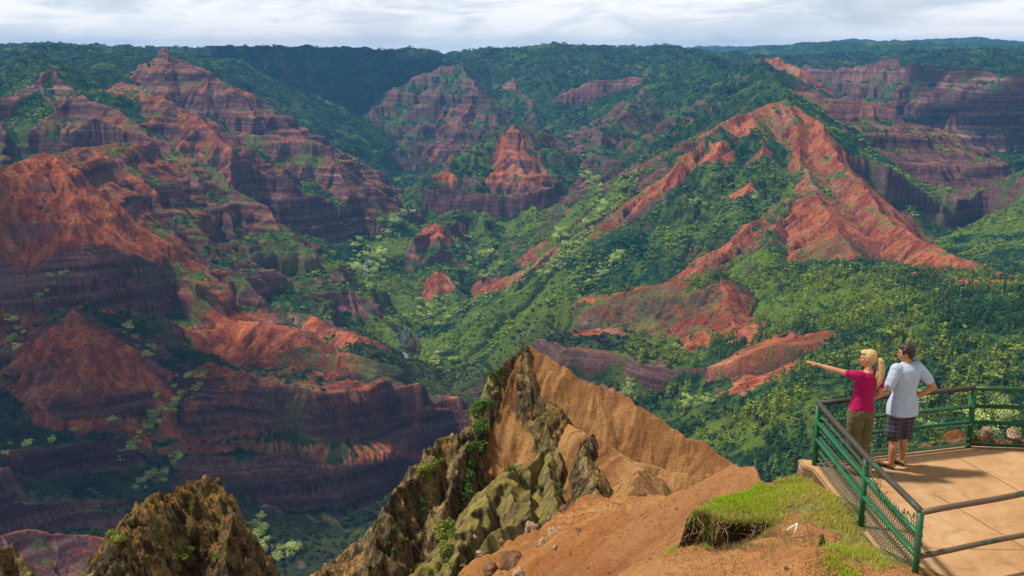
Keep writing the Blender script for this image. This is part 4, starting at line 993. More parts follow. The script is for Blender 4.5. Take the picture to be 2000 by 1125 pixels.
for i, (px, py, r) in enumerate([(900,1108,.62),(938,1082,.5),(978,1058,.45),(1002,1098,.5),(1040,1036,.42),(1074,1014,.35),(960,1118,.4),(1062,1062,.3),(925,1050,.4),(1105,996,.3),(1020,1120,.3),(1085,1075,.16),(1130,1040,.14)]):
    r *= .72; me = rock_mesh(70 + i, r, (1.1, .9, .75), .3); me.materials.append(m_pstone if i % 3 else m_stone); o = link(bpy.data.objects.new('rock', me))
    d = ray(px, py); a = math.atan2(d[0], d[1]); te = d[2] / math.hypot(d[0], d[1]); ii = int(np.rint(np.interp(a, naz, np.arange(len(naz)))))
    j = min(int(np.searchsorted(np.maximum.accumulate(NZ[:, ii] / nR), te)), len(nR) - 1)
    o.location = (NX[j, ii], NY[j, ii], NZ[j, ii] - r * .3); o.rotation_euler = (i * .7, .4 * i, i * 1.9)
    tag(o, 'pale weathered rock along the broken brink of the orange earth slope', 'rock', 'pale rocks along the broken brink')
# grit lying on the earth
rg = np.random.default_rng(12); N_ = 5200; rr_ = rg.uniform(10, 31, N_); aa = rg.uniform(-.09, .34, N_); gx, gy = rr_ * np.sin(aa), rr_ * np.cos(aa)
k = (gx < 3.9) & (near_s(over, gx, gy) < .05) & (fbm(gx / 1.1, gy / 1.1, 3, 330) > -.05) & (near_s(nnz, gx, gy) > .6); gx, gy, rr_ = gx[k], gy[k], rr_[k]; gz = near_h(gx, gy)
bm = bmesh.new(); bmesh.ops.create_icosphere(bm, subdivisions=1, radius=1); iv = np.array([v.co[:] for v in bm.verts]); jf = np.array([[v.index for v in f.verts] for f in bm.faces]); bm.free()
n = len(gx); sz = rg.uniform(.006, .02, n) ** 1.0 * np.clip(rr_ / 14, .8, 2) * np.where(rg.random(n) < .06, 2.4, 1)
V = iv[None] * sz[:, None, None] * rg.uniform(.6, 1.25, (n, len(iv), 1)) * np.array([1.2, 1, .7]) + np.stack([gx, gy, gz], 1)[:, None]
F = (jf[None] + (np.arange(n) * len(iv))[:, None, None]).reshape(-1, 3)
tag(mesh_np('gravel', V.reshape(-1, 3), F, m_stone, smooth=False), 'loose grit and small stones on the orange earth', 'gravel', kind='stuff')

# ------------------------------------------------------------------ the stream glimpsed between the trees
q = NT('stream_water', .18, .5); q.color(q.ramp(q.noise(.12, 4), [(.4, (.05, .07, .08)), (.65, (.30, .33, .34))])); m_water = q.m
def stream(pts, w):
    V = []
    P_ = np.array(pts, float); tt = np.linspace(0, len(P_) - 1, 50)
    px = np.interp(tt, np.arange(len(P_)), P_[:, 0]); py = np.interp(tt, np.arange(len(P_)), P_[:, 1])
    W3 = [Vector(trace(a, b)[:3]) for a, b in zip(px, py)]
    for i, p in enumerate(W3):
        d = W3[min(i + 1, 49)] - W3[max(i - 1, 0)]; n_ = Vector((d.y, -d.x, 0)).normalized() if d.length > 1e-3 else Vector((1, 0, 0))
        for s_ in (-1, 1):
            e = p + n_ * s_ * w; V.append((e.x, e.y, float(far_h(np.array([e.x]), np.array([e.y]))[0]) + 3.2))
    F = np.array([(2 * i, 2 * i + 1, 2 * i + 3, 2 * i + 2) for i in range(49)])
    o = mesh_np('stream', np.array(V), F, m_water); tag(o, 'grey stream winding along the valley floor', 'stream', kind='structure')
stream([(798, 646), (788, 662), (782, 676), (790, 692), (798, 704)], 5)
stream([(722, 505), (714, 522), (712, 545)], 5)
# ------------------------------------------------------------------ two people at the railing
def remesh(mb, name, mat, parent, voxel, smooth=3, disp=None):
    """fuse the collected solids into one continuous skin"""
    me = bpy.data.meshes.new(name); me.from_pydata(mb.v, [], mb.f); me.update()
    o = bpy.data.objects.new(name, me); C.collection.objects.link(o); fix_normals(o)
    m = o.modifiers.new('r', 'REMESH'); m.mode = 'VOXEL'; m.voxel_size = voxel; m.use_smooth_shade = True
    if smooth: s = o.modifiers.new('s', 'SMOOTH'); s.iterations = smooth; s.factor = .5
    dg = bpy.context.evaluated_depsgraph_get(); dg.update()
    me2 = bpy.data.meshes.new_from_object(o.evaluated_get(dg))
    bpy.data.objects.remove(o); me2.name = name; me2.materials.clear(); me2.materials.append(mat)
    if disp:
        n = len(me2.vertices); co = np.empty(n * 3, f32); me2.vertices.foreach_get('co', co); co = co.reshape(-1, 3)
        no = np.empty(n * 3, f32); me2.vertices.foreach_get('normal', no); no = no.reshape(-1, 3)
        co = co + no * disp(co)[:, None]; me2.vertices.foreach_set('co', co.astype(f32).ravel())
    me2.polygons.foreach_set('use_smooth', [True] * len(me2.polygons)); me2.update()
    return link(bpy.data.objects.new(name, me2), parent)

def oval(mb, rings, right, n=20, grow=0.0):
    """torso-like loft: rings of (centre, half width, half depth) set square to the body's right-hand direction"""
    r = Vector(right).normalized(); out = []
    for c, a, b in rings:
        c = Vector(c); fw = Vector((0, 0, 1)).cross(r)
        out.append([c + r * (math.copysign(abs(math.cos(t)) ** .85, math.cos(t)) * (a + grow)) + fw * (math.copysign(abs(math.sin(t)) ** .9, math.sin(t)) * (b + grow)) for t in (2 * math.pi * k / n for k in range(n))])
    mb.rings(out)

def limb(mb, pts, radii, n=14, grow=0.0, flat=1.0):
    """smooth limb through joints"""
    P_ = [Vector(p) for p in pts]; path = []; rad = []
    for i in range(len(P_) - 1):
        for k in range(5):
            t = k / 5; path.append(P_[i].lerp(P_[i + 1], t)); s = t * t * (3 - 2 * t); rad.append(radii[i] * (1 - s) + radii[i + 1] * s + grow)
    path.append(P_[-1]); rad.append(radii[-1] + grow)
    mb.tube(path, rad, n, flat); mb.ball(P_[0], radii[0] + grow, 12, 8); mb.ball(P_[-1], radii[-1] + grow, 12, 8)

def hand(mb, wrist, direction, palm_n, curl=.3, spread=.02, thumb_side=1, scale=1.0):
    """palm with four fingers and a thumb"""
    d = Vector(direction).normalized(); n = Vector(palm_n); n = (n - d * n.dot(d)).normalized(); s = d.cross(n)
    w = Vector(wrist); k = scale
    for u in (-1, 0, 1): mb.tube([w + s * u * .012 * k, w + d * .045 * k + s * u * .022 * k, w + d * .088 * k + s * u * .026 * k], [.017 * k, .016 * k, .012 * k], 10)
    for i, (u, ln) in enumerate(((-1.5, .068), (-.5, .078), (.5, .075), (1.5, .058))):
        p = w + d * .086 * k + s * (u * .0195 * k); dirn = (d + s * u * spread).normalized(); path = [p]; c = curl * (1 + .25 * abs(u) * (i % 2))
        for j, f in enumerate((.45, .32, .23)):
            dirn = (dirn * math.cos(c) + n * math.sin(c)).normalized(); path.append(path[-1] + dirn * ln * f * k)
        mb.tube(path, [.0093 * k, .0088 * k, .008 * k, .0066 * k], 8); mb.ball(path[-1], .0066 * k, 8, 6)
    b = w + d * .025 * k - s * .024 * k * thumb_side
    t1 = b + (d * .7 - s * .7 * thumb_side + n * .25).normalized() * .036 * k; t2 = t1 + (d * .95 - s * .25 * thumb_side + n * .25).normalized() * .03 * k
    mb.tube([b, t1, t2], [.013 * k, .011 * k, .0078 * k], 8); mb.ball(t2, .0078 * k, 8, 6)

def head(mb, c, face, neck_base, h=.225, fem=False):
    """skull, jaw, nose, lips, brow, ears; face is the direction looked at"""
    c = Vector(c); f = Vector(face).normalized(); r = f.cross(Vector((0, 0, 1))).normalized(); u = r.cross(f)
    def el(off, rad, n=14, m=10):
        o = c + f * off[0] + r * off[1] + u * off[2]
        mb.rings([[o + f * (rad[0] * math.sin(t) * math.cos(a)) + r * (rad[1] * math.sin(t) * math.sin(a)) + u * (rad[2] * math.cos(t)) for a in (2 * math.pi * k / n for k in range(n))]
                  for t in (math.pi * (j + .04) / (m + .08) for j in range(m + 1))])
    s = h / .225
    el((-.012, 0, .022), (.095 * s, .075 * s, .090 * s)); el((.018, 0, -.03), (.068 * s, .060 * s, .078 * s))
    el((.052, 0, -.083), (.030 * s, .030 * s, .024 * s)); el((.02, 0, -.075), (.055 * s, .047 * s, .03 * s))          # chin, jaw
    nose = [c + f * .082 * s + u * .012 * s, c + f * .098 * s - u * .012 * s, c + f * .109 * s - u * .026 * s, c + f * .09 * s - u * .036 * s]
    mb.tube(nose, [.009 * s, .011 * s, .0125 * s, .010 * s], 8); mb.ball(nose[2], .0125 * s, 8, 6)
    el((.082 * s, 0, .030 * s), (.014, .042, .012)); el((.084 * s, 0, -.054 * s), (.013, .022, .0065)); el((.083 * s, 0, -.064 * s), (.012, .019, .006))   # brow, lips
    for q_ in (-1, 1):
        el((-.002, q_ * .076 * s, -.008 * s), (.020 * s, .009 * s, .032 * s), 10, 8); el((.065 * s, q_ * .034 * s, -.02 * s), (.02, .02, .022))
    nb = Vector(neck_base)
    limb(mb, [nb, c - f * .012 - u * .07], [.058 if not fem else .05, .052 if not fem else .045], 14)
    return f, r, u

def m_skin(name, c):
    q = NT(name, .5, .35)
    q.color(q.ramp(q.noise(6, 4), [(.3, tuple(x * .85 for x in c)), (.7, tuple(min(1, x * 1.12) for x in c))]))
    q.b.inputs['Subsurface Weight'].default_value = .08; q.b.inputs['Subsurface Radius'].default_value = (.02, .008, .004); q.b.inputs['Subsurface Scale'].default_value = .3
    return q.m
def m_cloth(name, c, var=.15, weave=220):
    q = NT(name, .9, .1); q.b.inputs['Sheen Weight'].default_value = .15
    q.color(q.ramp(q.noise(7, 5), [(.3, tuple(x * (1 - var) for x in c)), (.7, tuple(min(1, x * (1 + var)) for x in c))]))
    p = q.bump(q.noise(9, 4, .6), .35, .02); q.bump(q.noise(weave, 2), .2, .002, p); return q.m
def m_hair(name, c1, c2):
    q = NT(name, .45, .4); mp = q.n('ShaderNodeMapping'); mp.inputs['Scale'].default_value = (1, 1, .12); co = q.n('ShaderNodeTexCoord'); q.l(co.outputs['Object'], mp.inputs[0])
    nn = q.noise(120, 4, .6, vec=mp.outputs[0]); q.color(q.ramp(nn, [(.3, c1), (.7, c2)])); q.bump(nn, .6, .01); return q.m
def folds(a, sx=5, sz=3.2, seed=0):
    return lambda co: (a * .55 + a * .9 * fbm(co[:, 0] * sx + co[:, 1] * sx * .8 + co[:, 2] * 2, co[:, 2] * sz - co[:, 0] * 2, 3, 400 + seed)).astype(f32)

def sandals(root, feet, mat, label=None):
    for (hx, hy), (tx, ty), z in feet:
        a = Vector((hx, hy, z)); b = Vector((tx, ty, z)); d = (b - a).normalized(); s = Vector((d.y, -d.x, 0)); m = MB(); n = 20; top = []; bot = []
        Ln = (b - a).length
        for k in range(n):
            t = 2 * math.pi * k / n; x = math.cos(t); w = .036 + .010 * (x > 0) * x
            p = a + d * (Ln / 2 + x * (Ln / 2 + .012)) + s * (math.sin(t) * w); top.append(p + Vector((0, 0, .018))); bot.append(p)
        m.rings([bot, top])
        toe = a + d * Ln * .80 + Vector((0, 0, .045))
        for q_ in (-1, 1):
            e = a + d * Ln * .45 + s * q_ * .044
            m.tube([toe, a + d * Ln * .66 + s * q_ * .030 + Vector((0, 0, .066)), e + Vector((0, 0, .020))], .0075, 7)
        fix_normals(m.build('sandal', mat, root))

def foot(mb, ankle, heel, toe, z):
    a = Vector(ankle); h = Vector((heel[0], heel[1], z + .04)); t = Vector((toe[0], toe[1], z + .027)); d = (t - h).normalized(); s = Vector((d.y, -d.x, 0))
    mb.tube([h, h.lerp(t, .25) + Vector((0, 0, .018)), h.lerp(t, .55) + Vector((0, 0, .010)), h.lerp(t, .8), h.lerp(t, .92)], [.030, .036, .036, .034, .022], 12, .85); mb.ball(h, .030, 10, 8)
    limb(mb, [a, h.lerp(t, .18) + Vector((0, 0, .02))], [.040, .034], 12)
    for i, u in enumerate((-1.6, -.7, 0, .7, 1.5)):
        b = h.lerp(t, .9) + s * u * .014; mb.tube([b - d * .01, b + d * (.035 - abs(u + .6) * .004)], [.011, .009], 8); mb.ball(b + d * (.035 - abs(u + .6) * .004), .009, 8, 6)

# ---- woman: points left with a straight arm
sk = m_skin('tanned_skin', (.50, .225, .115))
wl = Vector((4.585, 12.74, DECK_Z)); wr = empty('person', wl)
tag(wr, 'blonde woman in magenta t-shirt and olive trousers pointing across the canyon', 'person')
rt = Vector((.93, .36, 0)); 
b = MB(); ov = [((0, 0, .84), .150, .105), ((.0, 0, .93), .165, .115), ((.008, 0, 1.03), .135, .095), ((.018, 0, 1.10), .122, .088), ((.03, 0, 1.20), .140, .096), ((.042, 0, 1.30), .155, .098), ((.05, 0, 1.37), .150, .085), ((.055, 0, 1.415), .105, .062), ((.058, 0, 1.44), .05, .045)]
oval(b, ov, rt)
hipL, hipR = Vector((-.075, -.03, .86)), Vector((.085, .03, .86))
kneeL, kneeR = Vector((-.06, .02, .47)), Vector((.075, .06, .47)); ankL, ankR = Vector((-.055, -.02, .085)), Vector((.05, .05, .085))
limb(b, [hipL, kneeL, (-.055, -.03, .30), ankL], [.088, .055, .052, .036]); limb(b, [hipR, kneeR, (.065, .03, .30), ankR], [.088, .055, .052, .036])
foot(b, ankL, (-.045, -.055), (-.145, .135), .018); foot(b, ankR, (.06, .02), (-.03, .215), .018)
shL, shR = Vector((-.112, -.062, 1.375)), Vector((.215, .062, 1.365))
ad = Vector((-.885, .40, .17)).normalized(); elL = shL + ad * .265; wrL = elL + (ad + Vector((0, 0, .02))).normalized() * .235
limb(b, [shL, shL + ad * .12, elL, elL + ad * .07, wrL], [.048, .043, .035, .036, .0235], 14)
hand(b, wrL, ad + Vector((0, 0, .05)), (0, 0, -1), .05, .03, -1, .98)
elR = Vector((.245, .03, 1.11)); wrR = Vector((.115, .10, .985))
limb(b, [shR, (.235, .05, 1.25), elR, (.19, .055, 1.05), wrR], [.048, .041, .035, .035, .0235], 14)
hand(b, wrR, (-.55, .25, -.15), (-.2, -.9, 0), .35, .02, 1, .98)
fc, fr, fu = head(b, (.045, .025, 1.585), (-.93, .33, -.05), (.055, .0, 1.42), .218, True)
remesh(b, 'body', sk, wr, .0055, 3)
mg = m_cloth('magenta_jersey', (.36, .006, .075))
b = MB(); oval(b, [((.0, 0, .885), .168, .118), ((.002, 0, .93), .170, .120)] + ov[2:8], rt, grow=.009)
limb(b, [shL + Vector((.05, .01, 0)), shL + ad * .03, shL + ad * .105], [.062, .056, .047], grow=.007); limb(b, [shR - Vector((.05, .01, 0)), (.228, .052, 1.29), (.238, .046, 1.235)], [.060, .052, .046], grow=.007)
remesh(b, 'shirt', mg, wr, .006, 4, folds(.011, 7, 6))
kh = m_cloth('olive_twill', (.115, .098, .038))
b = MB(); oval(b, [((0, 0, .80), .165, .120), ((0, 0, .86), .172, .124), ((0, 0, .905), .164, .118)], rt, grow=.006)
limb(b, [hipL, kneeL, (-.058, -.01, .30), (-.056, -.015, .235)], [.098, .082, .078, .076], grow=.006); limb(b, [hipR, kneeR, (.068, .04, .30), (.062, .045, .235)], [.098, .082, .078, .076], grow=.006)
tr = remesh(b, 'trousers', kh, wr, .007, 3, folds(.015, 8, 7, 3))
bl = m_hair('blonde_hair', (.34, .18, .055), (.78, .55, .24))
b = MB(); hc = Vector((.045, .025, 1.585))
def hel(mb, off, rad, n=16, m=12):
    o = hc + fc * off[0] + fr * off[1] + fu * off[2]
    mb.rings([[o + fc * (rad[0] * math.sin(t) * math.cos(a)) + fr * (rad[1] * math.sin(t) * math.sin(a)) + fu * (rad[2] * math.cos(t)) for a in (2 * math.pi * k / n for k in range(n))] for t in (math.pi * (j + .04) / (m + .08) for j in range(m + 1))])
hel(b, (-.030, 0, .036), (.094, .083, .092)); hel(b, (.035, 0, .085), (.055, .058, .032)); hel(b, (-.06, 0, -.005), (.058, .068, .07))
tie = hc - fc * .115 + fu * .03
limb(b, [tie, tie + Vector((.035, -.035, -.05)), tie + Vector((.045, -.055, -.17)), tie + Vector((.030, -.062, -.30)), tie + Vector((.012, -.055, -.40))], [.027, .043, .047, .040, .012], 12)
limb(b, [tie + Vector((.03, -.03, -.05)), tie + Vector((.0, -.06, -.22)), tie + Vector((-.035, -.06, -.31))], [.02, .026, .006], 10)
remesh(b, 'hair', bl, wr, .006, 2, lambda co: (.006 * fbm(co[:, 0] * 60 + co[:, 1] * 60, co[:, 2] * 6, 2, 41)).astype(f32))
m = MB(); m.tube([tie + Vector((0, 0, .028)), tie + Vector((.004, -.004, -.03))], .031, 12); m.build('hair_tie', m_plain('dark_elastic', (.05, .03, .02)), wr)
m = MB(); m.tube([wrL - ad * .012, wrL + ad * .004], .0265, 14); m.build('bracelet', m_plain('pale_band', (.6, .5, .35)), wr)
ft = m_plain('brown_sandal', (.09, .045, .03), .7)
sandals(wr, [((-.045, -.06), (-.15, .155), 0), ((.06, .015), (-.035, .235), 0)], ft)

# ---- man: one hand on her arm, the other on his hip
sk2 = m_skin('sunned_skin', (.44, .20, .10))
ml = Vector((5.17, 12.93, DECK_Z)); mr = empty('person', ml); mr.scale = (.93, .95, .985)
tag(mr, 'dark haired man in pale blue polo shirt and plaid shorts at the railing', 'person')
rt2 = Vector((.95, .30, 0))
b = MB(); mv = [((.03, 0, .86), .160, .115), ((.03, 0, .95), .168, .120), ((.04, 0, 1.08), .160, .112), ((.05, 0, 1.20), .172, .116), ((.055, 0, 1.32), .188, .118), ((.055, 0, 1.41), .185, .100), ((.055, .01, 1.46), .130, .075), ((.05, .012, 1.495), .06, .055)]
oval(b, mv, rt2)
hL, hR = Vector((-.055, -.03, .88)), Vector((.115, .03, .88)); kL, kR = Vector((-.06, .0, .48)), Vector((.115, .10, .48)); aL, aR = Vector((-.075, -.05, .09)), Vector((.125, .085, .09))
limb(b, [hL, kL, (-.068, -.05, .32), aL], [.098, .062, .060, .040]); limb(b, [hR, kR, (.12, .07, .32), aR], [.098, .062, .060, .040])
foot(b, aL, (-.045, -.075), (-.20, .10), .018); foot(b, aR, (.14, .05), (.02, .25), .018)
sL, sR = Vector((-.128, -.055, 1.415)), Vector((.232, .06, 1.415))
eL = Vector((-.235, -.085, 1.135)); handL = Vector((-.43, -.115, 1.035))
limb(b, [sL, (-.175, -.08, 1.28), eL, (-.32, -.10, 1.09), handL], [.062, .052, .043, .042, .028], 14)
hand(b, handL, (-.8, .25, -.25), (.1, .8, .3), .45, .02, 1, 1.08)
eR = Vector((.45, -.02, 1.165)); handR = Vector((.235, .05, 1.0))
limb(b, [sR, (.335, .03, 1.30), eR, (.35, .01, 1.09), handR], [.062, .054, .044, .043, .029], 14)
hand(b, handR, (-.75, .3, -.25), (-.3, .7, 0), .5, .02, -1, 1.08)
fc, fr, fu = head(b, (.03, .035, 1.625), (-.90, .42, -.10), (.05, .01, 1.46), .232)
remesh(b, 'body', sk2, mr, .006, 3)
pl = m_cloth('pale_blue_pique', (.40, .475, .58), .1)
b = MB(); oval(b, [((.035, -.005, .79), .212, .158), ((.033, 0, .88), .206, .154), ((.038, 0, .98), .190, .138)] + mv[2:7] + [((.052, .012, 1.48), .085, .066)], rt2, grow=.014)
limb(b, [sL + Vector((.02, .01, 0)), (-.15, -.068, 1.35), (-.20, -.083, 1.215)], [.076, .070, .060], grow=.006); limb(b, [sR - Vector((.02, .01, 0)), (.28, .045, 1.355), (.38, .013, 1.25)], [.076, .070, .060], grow=.006)
st = remesh(b, 'shirt', pl, mr, .007, 4, folds(.014, 6, 4, 6))
b = MB(); cb = Vector((.05, .012, 1.485))
for k in range(1):
    ring = lambda z, a: [cb + Vector((math.cos(t) * a, math.sin(t) * a * .95, z + .012 * math.sin(t))) for t in (2 * math.pi * k / 20 for k in range(20))]
    b.rings([ring(-.025, .088), ring(.0, .078), ring(.028, .068), ring(.028, .060), ring(-.02, .060)], cap=False)
fix_normals(b.build('collar', pl, st))
q = NT('plaid_cotton', .9, .1); co = q.n('ShaderNodeTexCoord'); sp_ = q.n('ShaderNodeSeparateXYZ'); q.l(co.outputs['Object'], sp_.inputs[0])
def stripe(sock, f, w):
    a_ = q.n('ShaderNodeMath', operation='MULTIPLY'); q.l(sock, a_.inputs[0]); a_.inputs[1].default_value = f
    c_ = q.n('ShaderNodeMath', operation='FRACT'); q.l(a_.outputs[0], c_.inputs[0]); d_ = q.n('ShaderNodeMath', operation='LESS_THAN'); q.l(c_.outputs[0], d_.inputs[0]); d_.inputs[1].default_value = w; return d_.outputs[0]
base = (.045, .042, .062)
c1 = q.mix(stripe(sp_.outputs[0], 16, .35), base, (.07, .062, .082)); c1 = q.mix(stripe(sp_.outputs[2], 16, .35), c1, (.035, .03, .035), 'SCREEN')
c1 = q.mix(stripe(sp_.outputs[2], 16, .07), c1, (.13, .11, .13)); c1 = q.mix(stripe(sp_.outputs[0], 16, .06), c1, (.13, .11, .13)); q.color(c1); q.bump(q.noise(9, 4), .35, .02)
b = MB(); oval(b, [((.03, 0, .82), .172, .125), ((.03, 0, .90), .170, .122)], rt2, grow=.01)
limb(b, [hL, (-.062, -.01, .62), (-.066, -.015, .50)], [.108, .106, .104], grow=.004); limb(b, [hR, (.118, .06, .62), (.122, .075, .50)], [.108, .105, .102], grow=.004)
remesh(b, 'shorts', q.m, mr, .007, 3, folds(.013, 7, 5, 9))
dk = m_hair('dark_hair', (.012, .007, .005), (.055, .028, .016)); hc = Vector((.03, .035, 1.625))
b = MB(); hel(b, (-.030, 0, .040), (.100, .088, .094)); hel(b, (.035, 0, .088), (.060, .066, .034)); hel(b, (-.066, 0, -.012), (.050, .070, .068))
for s_ in (-1, 1): hel(b, (.012, s_ * .072, .02), (.03, .014, .045))
rr = random.Random(4)
for i in range(34):
    t, a_ = rr.uniform(0, 1.5), rr.uniform(0, 6.28); b.ball(hc - fc * .028 + fu * .035 + (fc * math.sin(t) * math.cos(a_) * .098 + fr * math.sin(t) * math.sin(a_) * .086 + fu * math.cos(t) * .094), rr.uniform(.014, .024), 8, 6)
remesh(b, 'hair', dk, mr, .006, 1)
sandals(mr, [((-.04, -.085), (-.205, .12), 0), ((.145, .045), (.015, .27), 0)], m_plain('black_sandal', (.012, .010, .010), .6))
# ------------------------------------------------------------------ trees of the canyon
def leaf_cards(rng, centres, radii, n, size, droop=0.0):
    """leaf sprays spread through lobes: quads (n,4,3)"""
    centres = np.array(centres, float); radii = np.array(radii, float)
    if radii.ndim == 1: radii = np.repeat(radii[:, None], 3, 1)
    w = radii.prod(1) ** (2 / 3); k = rng.choice(len(centres), n, p=w / w.sum())
    d = rng.normal(size=(n, 3)); d /= np.linalg.norm(d, axis=1)[:, None]
    d[:, 2] = np.abs(d[:, 2]) * np.where(rng.random(n) < .82, 1, -1)
    p = centres[k] + d * radii[k] * (rng.uniform(.55, 1.05, n) ** .6)[:, None]
    nrm = d + rng.normal(size=(n, 3)) * .45; nrm[:, 2] += .15 - droop; nrm /= np.linalg.norm(nrm, axis=1)[:, None]
    t = np.cross(nrm, rng.normal(size=(n, 3))); t /= np.linalg.norm(t, axis=1)[:, None]; b = np.cross(nrm, t)
    s = size * rng.uniform(.6, 1.35, n)[:, None]; s2 = s * rng.uniform(.55, 1.0, n)[:, None]
    return np.stack([p - t * s, p - b * s2 + nrm * s * .18, p + t * s, p + b * s2 + nrm * s * .18], 1)

def tpl_conifer(seed, n=70):
    r = np.random.default_rng(seed); c = []; ra = []
    for k in range(7):
        z = .16 + .8 * k / 6.5; w = .20 * (1 - k / 7.6) + .025
        a = r.uniform(0, 6.28); c.append((math.cos(a) * w * .3, math.sin(a) * w * .3, z)); ra.append((w, w, .10))
    return leaf_cards(r, c, ra, n, .062)
def tpl_broad(seed, n=80, lobes=6, flat=.62, size=.085):
    r = np.random.default_rng(seed); c = [(0, 0, .52)]; ra = [(.30, .30, .26)]
    for k in range(lobes):
        a = r.uniform(0, 6.28); d = r.uniform(.15, .36); q = r.uniform(.13, .22)
        c.append((math.cos(a) * d, math.sin(a) * d, r.uniform(.38, .80))); ra.append((q, q, q * flat))
    return leaf_cards(r, c, ra, n, size)
def tpl_shrub(seed, n=30):
    r = np.random.default_rng(seed); c = []; ra = []
    for k in range(4):
        a = r.uniform(0, 6.28); d = r.uniform(0, .35); q = r.uniform(.25, .42)
        c.append((math.cos(a) * d, math.sin(a) * d, .28)); ra.append((q, q, .34))
    return leaf_cards(r, c, ra, n, .17)
def trunk_arr(h, r0, lean=.03, n=5):
    v = []; f = []
    for j, (z, r) in enumerate(((-.06, r0 * 1.3), (h * .5, r0 * .8), (h, r0 * .4))):
        v += [(math.cos(2 * math.pi * k / n) * r + lean * j, math.sin(2 * math.pi * k / n) * r, z) for k in range(n)]
    for j in range(2):
        for k in range(n): f.append((j * n + k, j * n + (k + 1) % n, (j + 1) * n + (k + 1) % n, (j + 1) * n + k))
    return v, f

def leaf_mat(name, dark, lightc, rnd=True, tr=.25):
    q = NT(name, .75, .15)
    a = q.n('ShaderNodeAttribute', attribute_name='Col').outputs['Color']
    g = q.n('ShaderNodeNewGeometry'); oi = q.n('ShaderNodeObjectInfo')
    ad = q.n('ShaderNodeMath', operation='ADD'); q.l(g.outputs['Random Per Island'], ad.inputs[0]); q.l(oi.outputs['Random'], ad.inputs[1])
    hf = q.n('ShaderNodeMath', operation='MULTIPLY'); q.l(ad.outputs[0], hf.inputs[0]); hf.inputs[1].default_value = .5
    c = q.ramp(hf.outputs[0], [(.15, dark), (.85, lightc)])
    c = q.mix(1.0, c, a, 'MULTIPLY'); q.color(c)
    tl = q.n('ShaderNodeBsdfTranslucent'); q.l(c, tl.inputs[0]); ms = q.n('ShaderNodeMixShader'); ms.inputs[0].default_value = tr
    q.l(q.b.outputs[0], ms.inputs[1]); q.l(tl.outputs[0], ms.inputs[2]); q.l(ms.outputs[0], q.t.nodes['Material Output'].inputs[0])
    return q.m
m_leaf = leaf_mat('forest_leaves', (.45, .48, .50), (1.7, 1.65, 1.5))
m_con = leaf_mat('conifer_needles', (.042, .125, .04), (.20, .31, .06))
m_kuk = leaf_mat('pale_kukui_leaves', (.17, .27, .045), (.78, .86, .28), tr=.3)
m_bark = m_plain('bark', (.10, .075, .055), .9, .3, 4)

# what the camera side of every slope can be seen from roughly here: skip trees far behind a ridge
cmN = np.maximum.accumulate(NZ / nR[:, None], axis=0)[-1]
def seen(x, y, z, h):
    a = np.arctan2(x, y); r = np.hypot(x, y)
    j = np.clip(np.searchsorted(R, r * .985) - 1, 0, len(R) - 1); i = np.clip(np.rint(np.interp(a, az, np.arange(len(az)))).astype(int), 0, len(az) - 1)
    e = (z + h + 12) / r
    ni = np.clip(np.rint(np.interp(a, naz, np.arange(len(naz)))).astype(int), 0, len(naz) - 1)
    fy = y * math.cos(PITCH) - z * math.sin(PITCH); u = y * math.sin(PITCH) + z * math.cos(PITCH)
    return (e > cmF[j, i]) & (e > cmN[ni] - .012) & (np.abs(x / fy) < .56) & (-u / fy < .34)
def scatter(rng, N, r0, r1):
    r = np.sqrt(rng.uniform(r0 * r0, r1 * r1, N)); a = rng.uniform(-.58, .58, N)
    return r * np.sin(a), r * np.cos(a)
def mass(name, tpls, x, y, z, h, wid, tint, mat, label, cat='trees'):
    """one countless wood: every tree a spray of leaf cards of its own"""
    rng = np.random.default_rng(len(x)); out = []; cols = []
    which = rng.integers(0, len(tpls), len(x))
    for k, t in enumerate(tpls):
        s = np.where(which == k)[0]
        if not len(s): continue
        a = rng.uniform(0, 6.283, len(s)); ca, sa = np.cos(a), np.sin(a)
        q = t[None]                                                     # 1,n,4,3
        X_ = (q[..., 0] * ca[:, None, None] - q[..., 1] * sa[:, None, None]) * (h * wid)[s][:, None, None] + x[s][:, None, None]
        Y_ = (q[..., 0] * sa[:, None, None] + q[..., 1] * ca[:, None, None]) * (h * wid)[s][:, None, None] + y[s][:, None, None]
        Z_ = q[..., 2] * h[s][:, None, None] + z[s][:, None, None]
        out.append(np.stack([X_, Y_, Z_], -1).reshape(-1, 3)); cols.append(np.repeat(tint[s], t.shape[0] * 4, 0))
    V = np.concatenate(out); F = np.arange(len(V)).reshape(-1, 4)
    o = mesh_np(name, V, F, mat, smooth=False, cols=np.concatenate(cols)); tag(o, label, cat, kind='stuff'); return o

rng = np.random.default_rng(77)
vm_f = vmask
def pick(N, r0, r1, dens, hmin, hmax, p_extra=None):
    x, y = scatter(rng, N, r0, r1)
    v = far_s(vm_f, x, y); s = far_s(nz, x, y); z = far_h(x, y)
    nb = fbm(x / 120, y / 120, 3, 501) ; nm = fbm(x / 35, y / 35, 2, 502)
    pr = dens * v * sstep(.5, .72, s) * np.clip(.72 + .7 * nb + .55 * nm, .03, 1.3)
    if p_extra is not None: pr = pr * p_extra(x, y)
    h = rng.uniform(hmin, hmax, N) * (1 + .25 * nb) * np.exp(rng.normal(-.05, .28, N))
    k = (rng.random(N) < pr); x, y, z, h = x[k], y[k], z[k], h[k]
    k = seen(x, y, z, h); return x[k], y[k], z[k] - h[k] * .05, h[k]
def tints(x, y, base, light, seed):
    t = sstep(-.5, .6, fbm(x / 90, y / 90, 3, seed) + rng.normal(0, .25, len(x)) + .9 * far_s(lite, x, y) - .1)[:, None]
    return (np.array(base, f32) * (1 - t) + np.array(light, f32) * t).astype(f32)
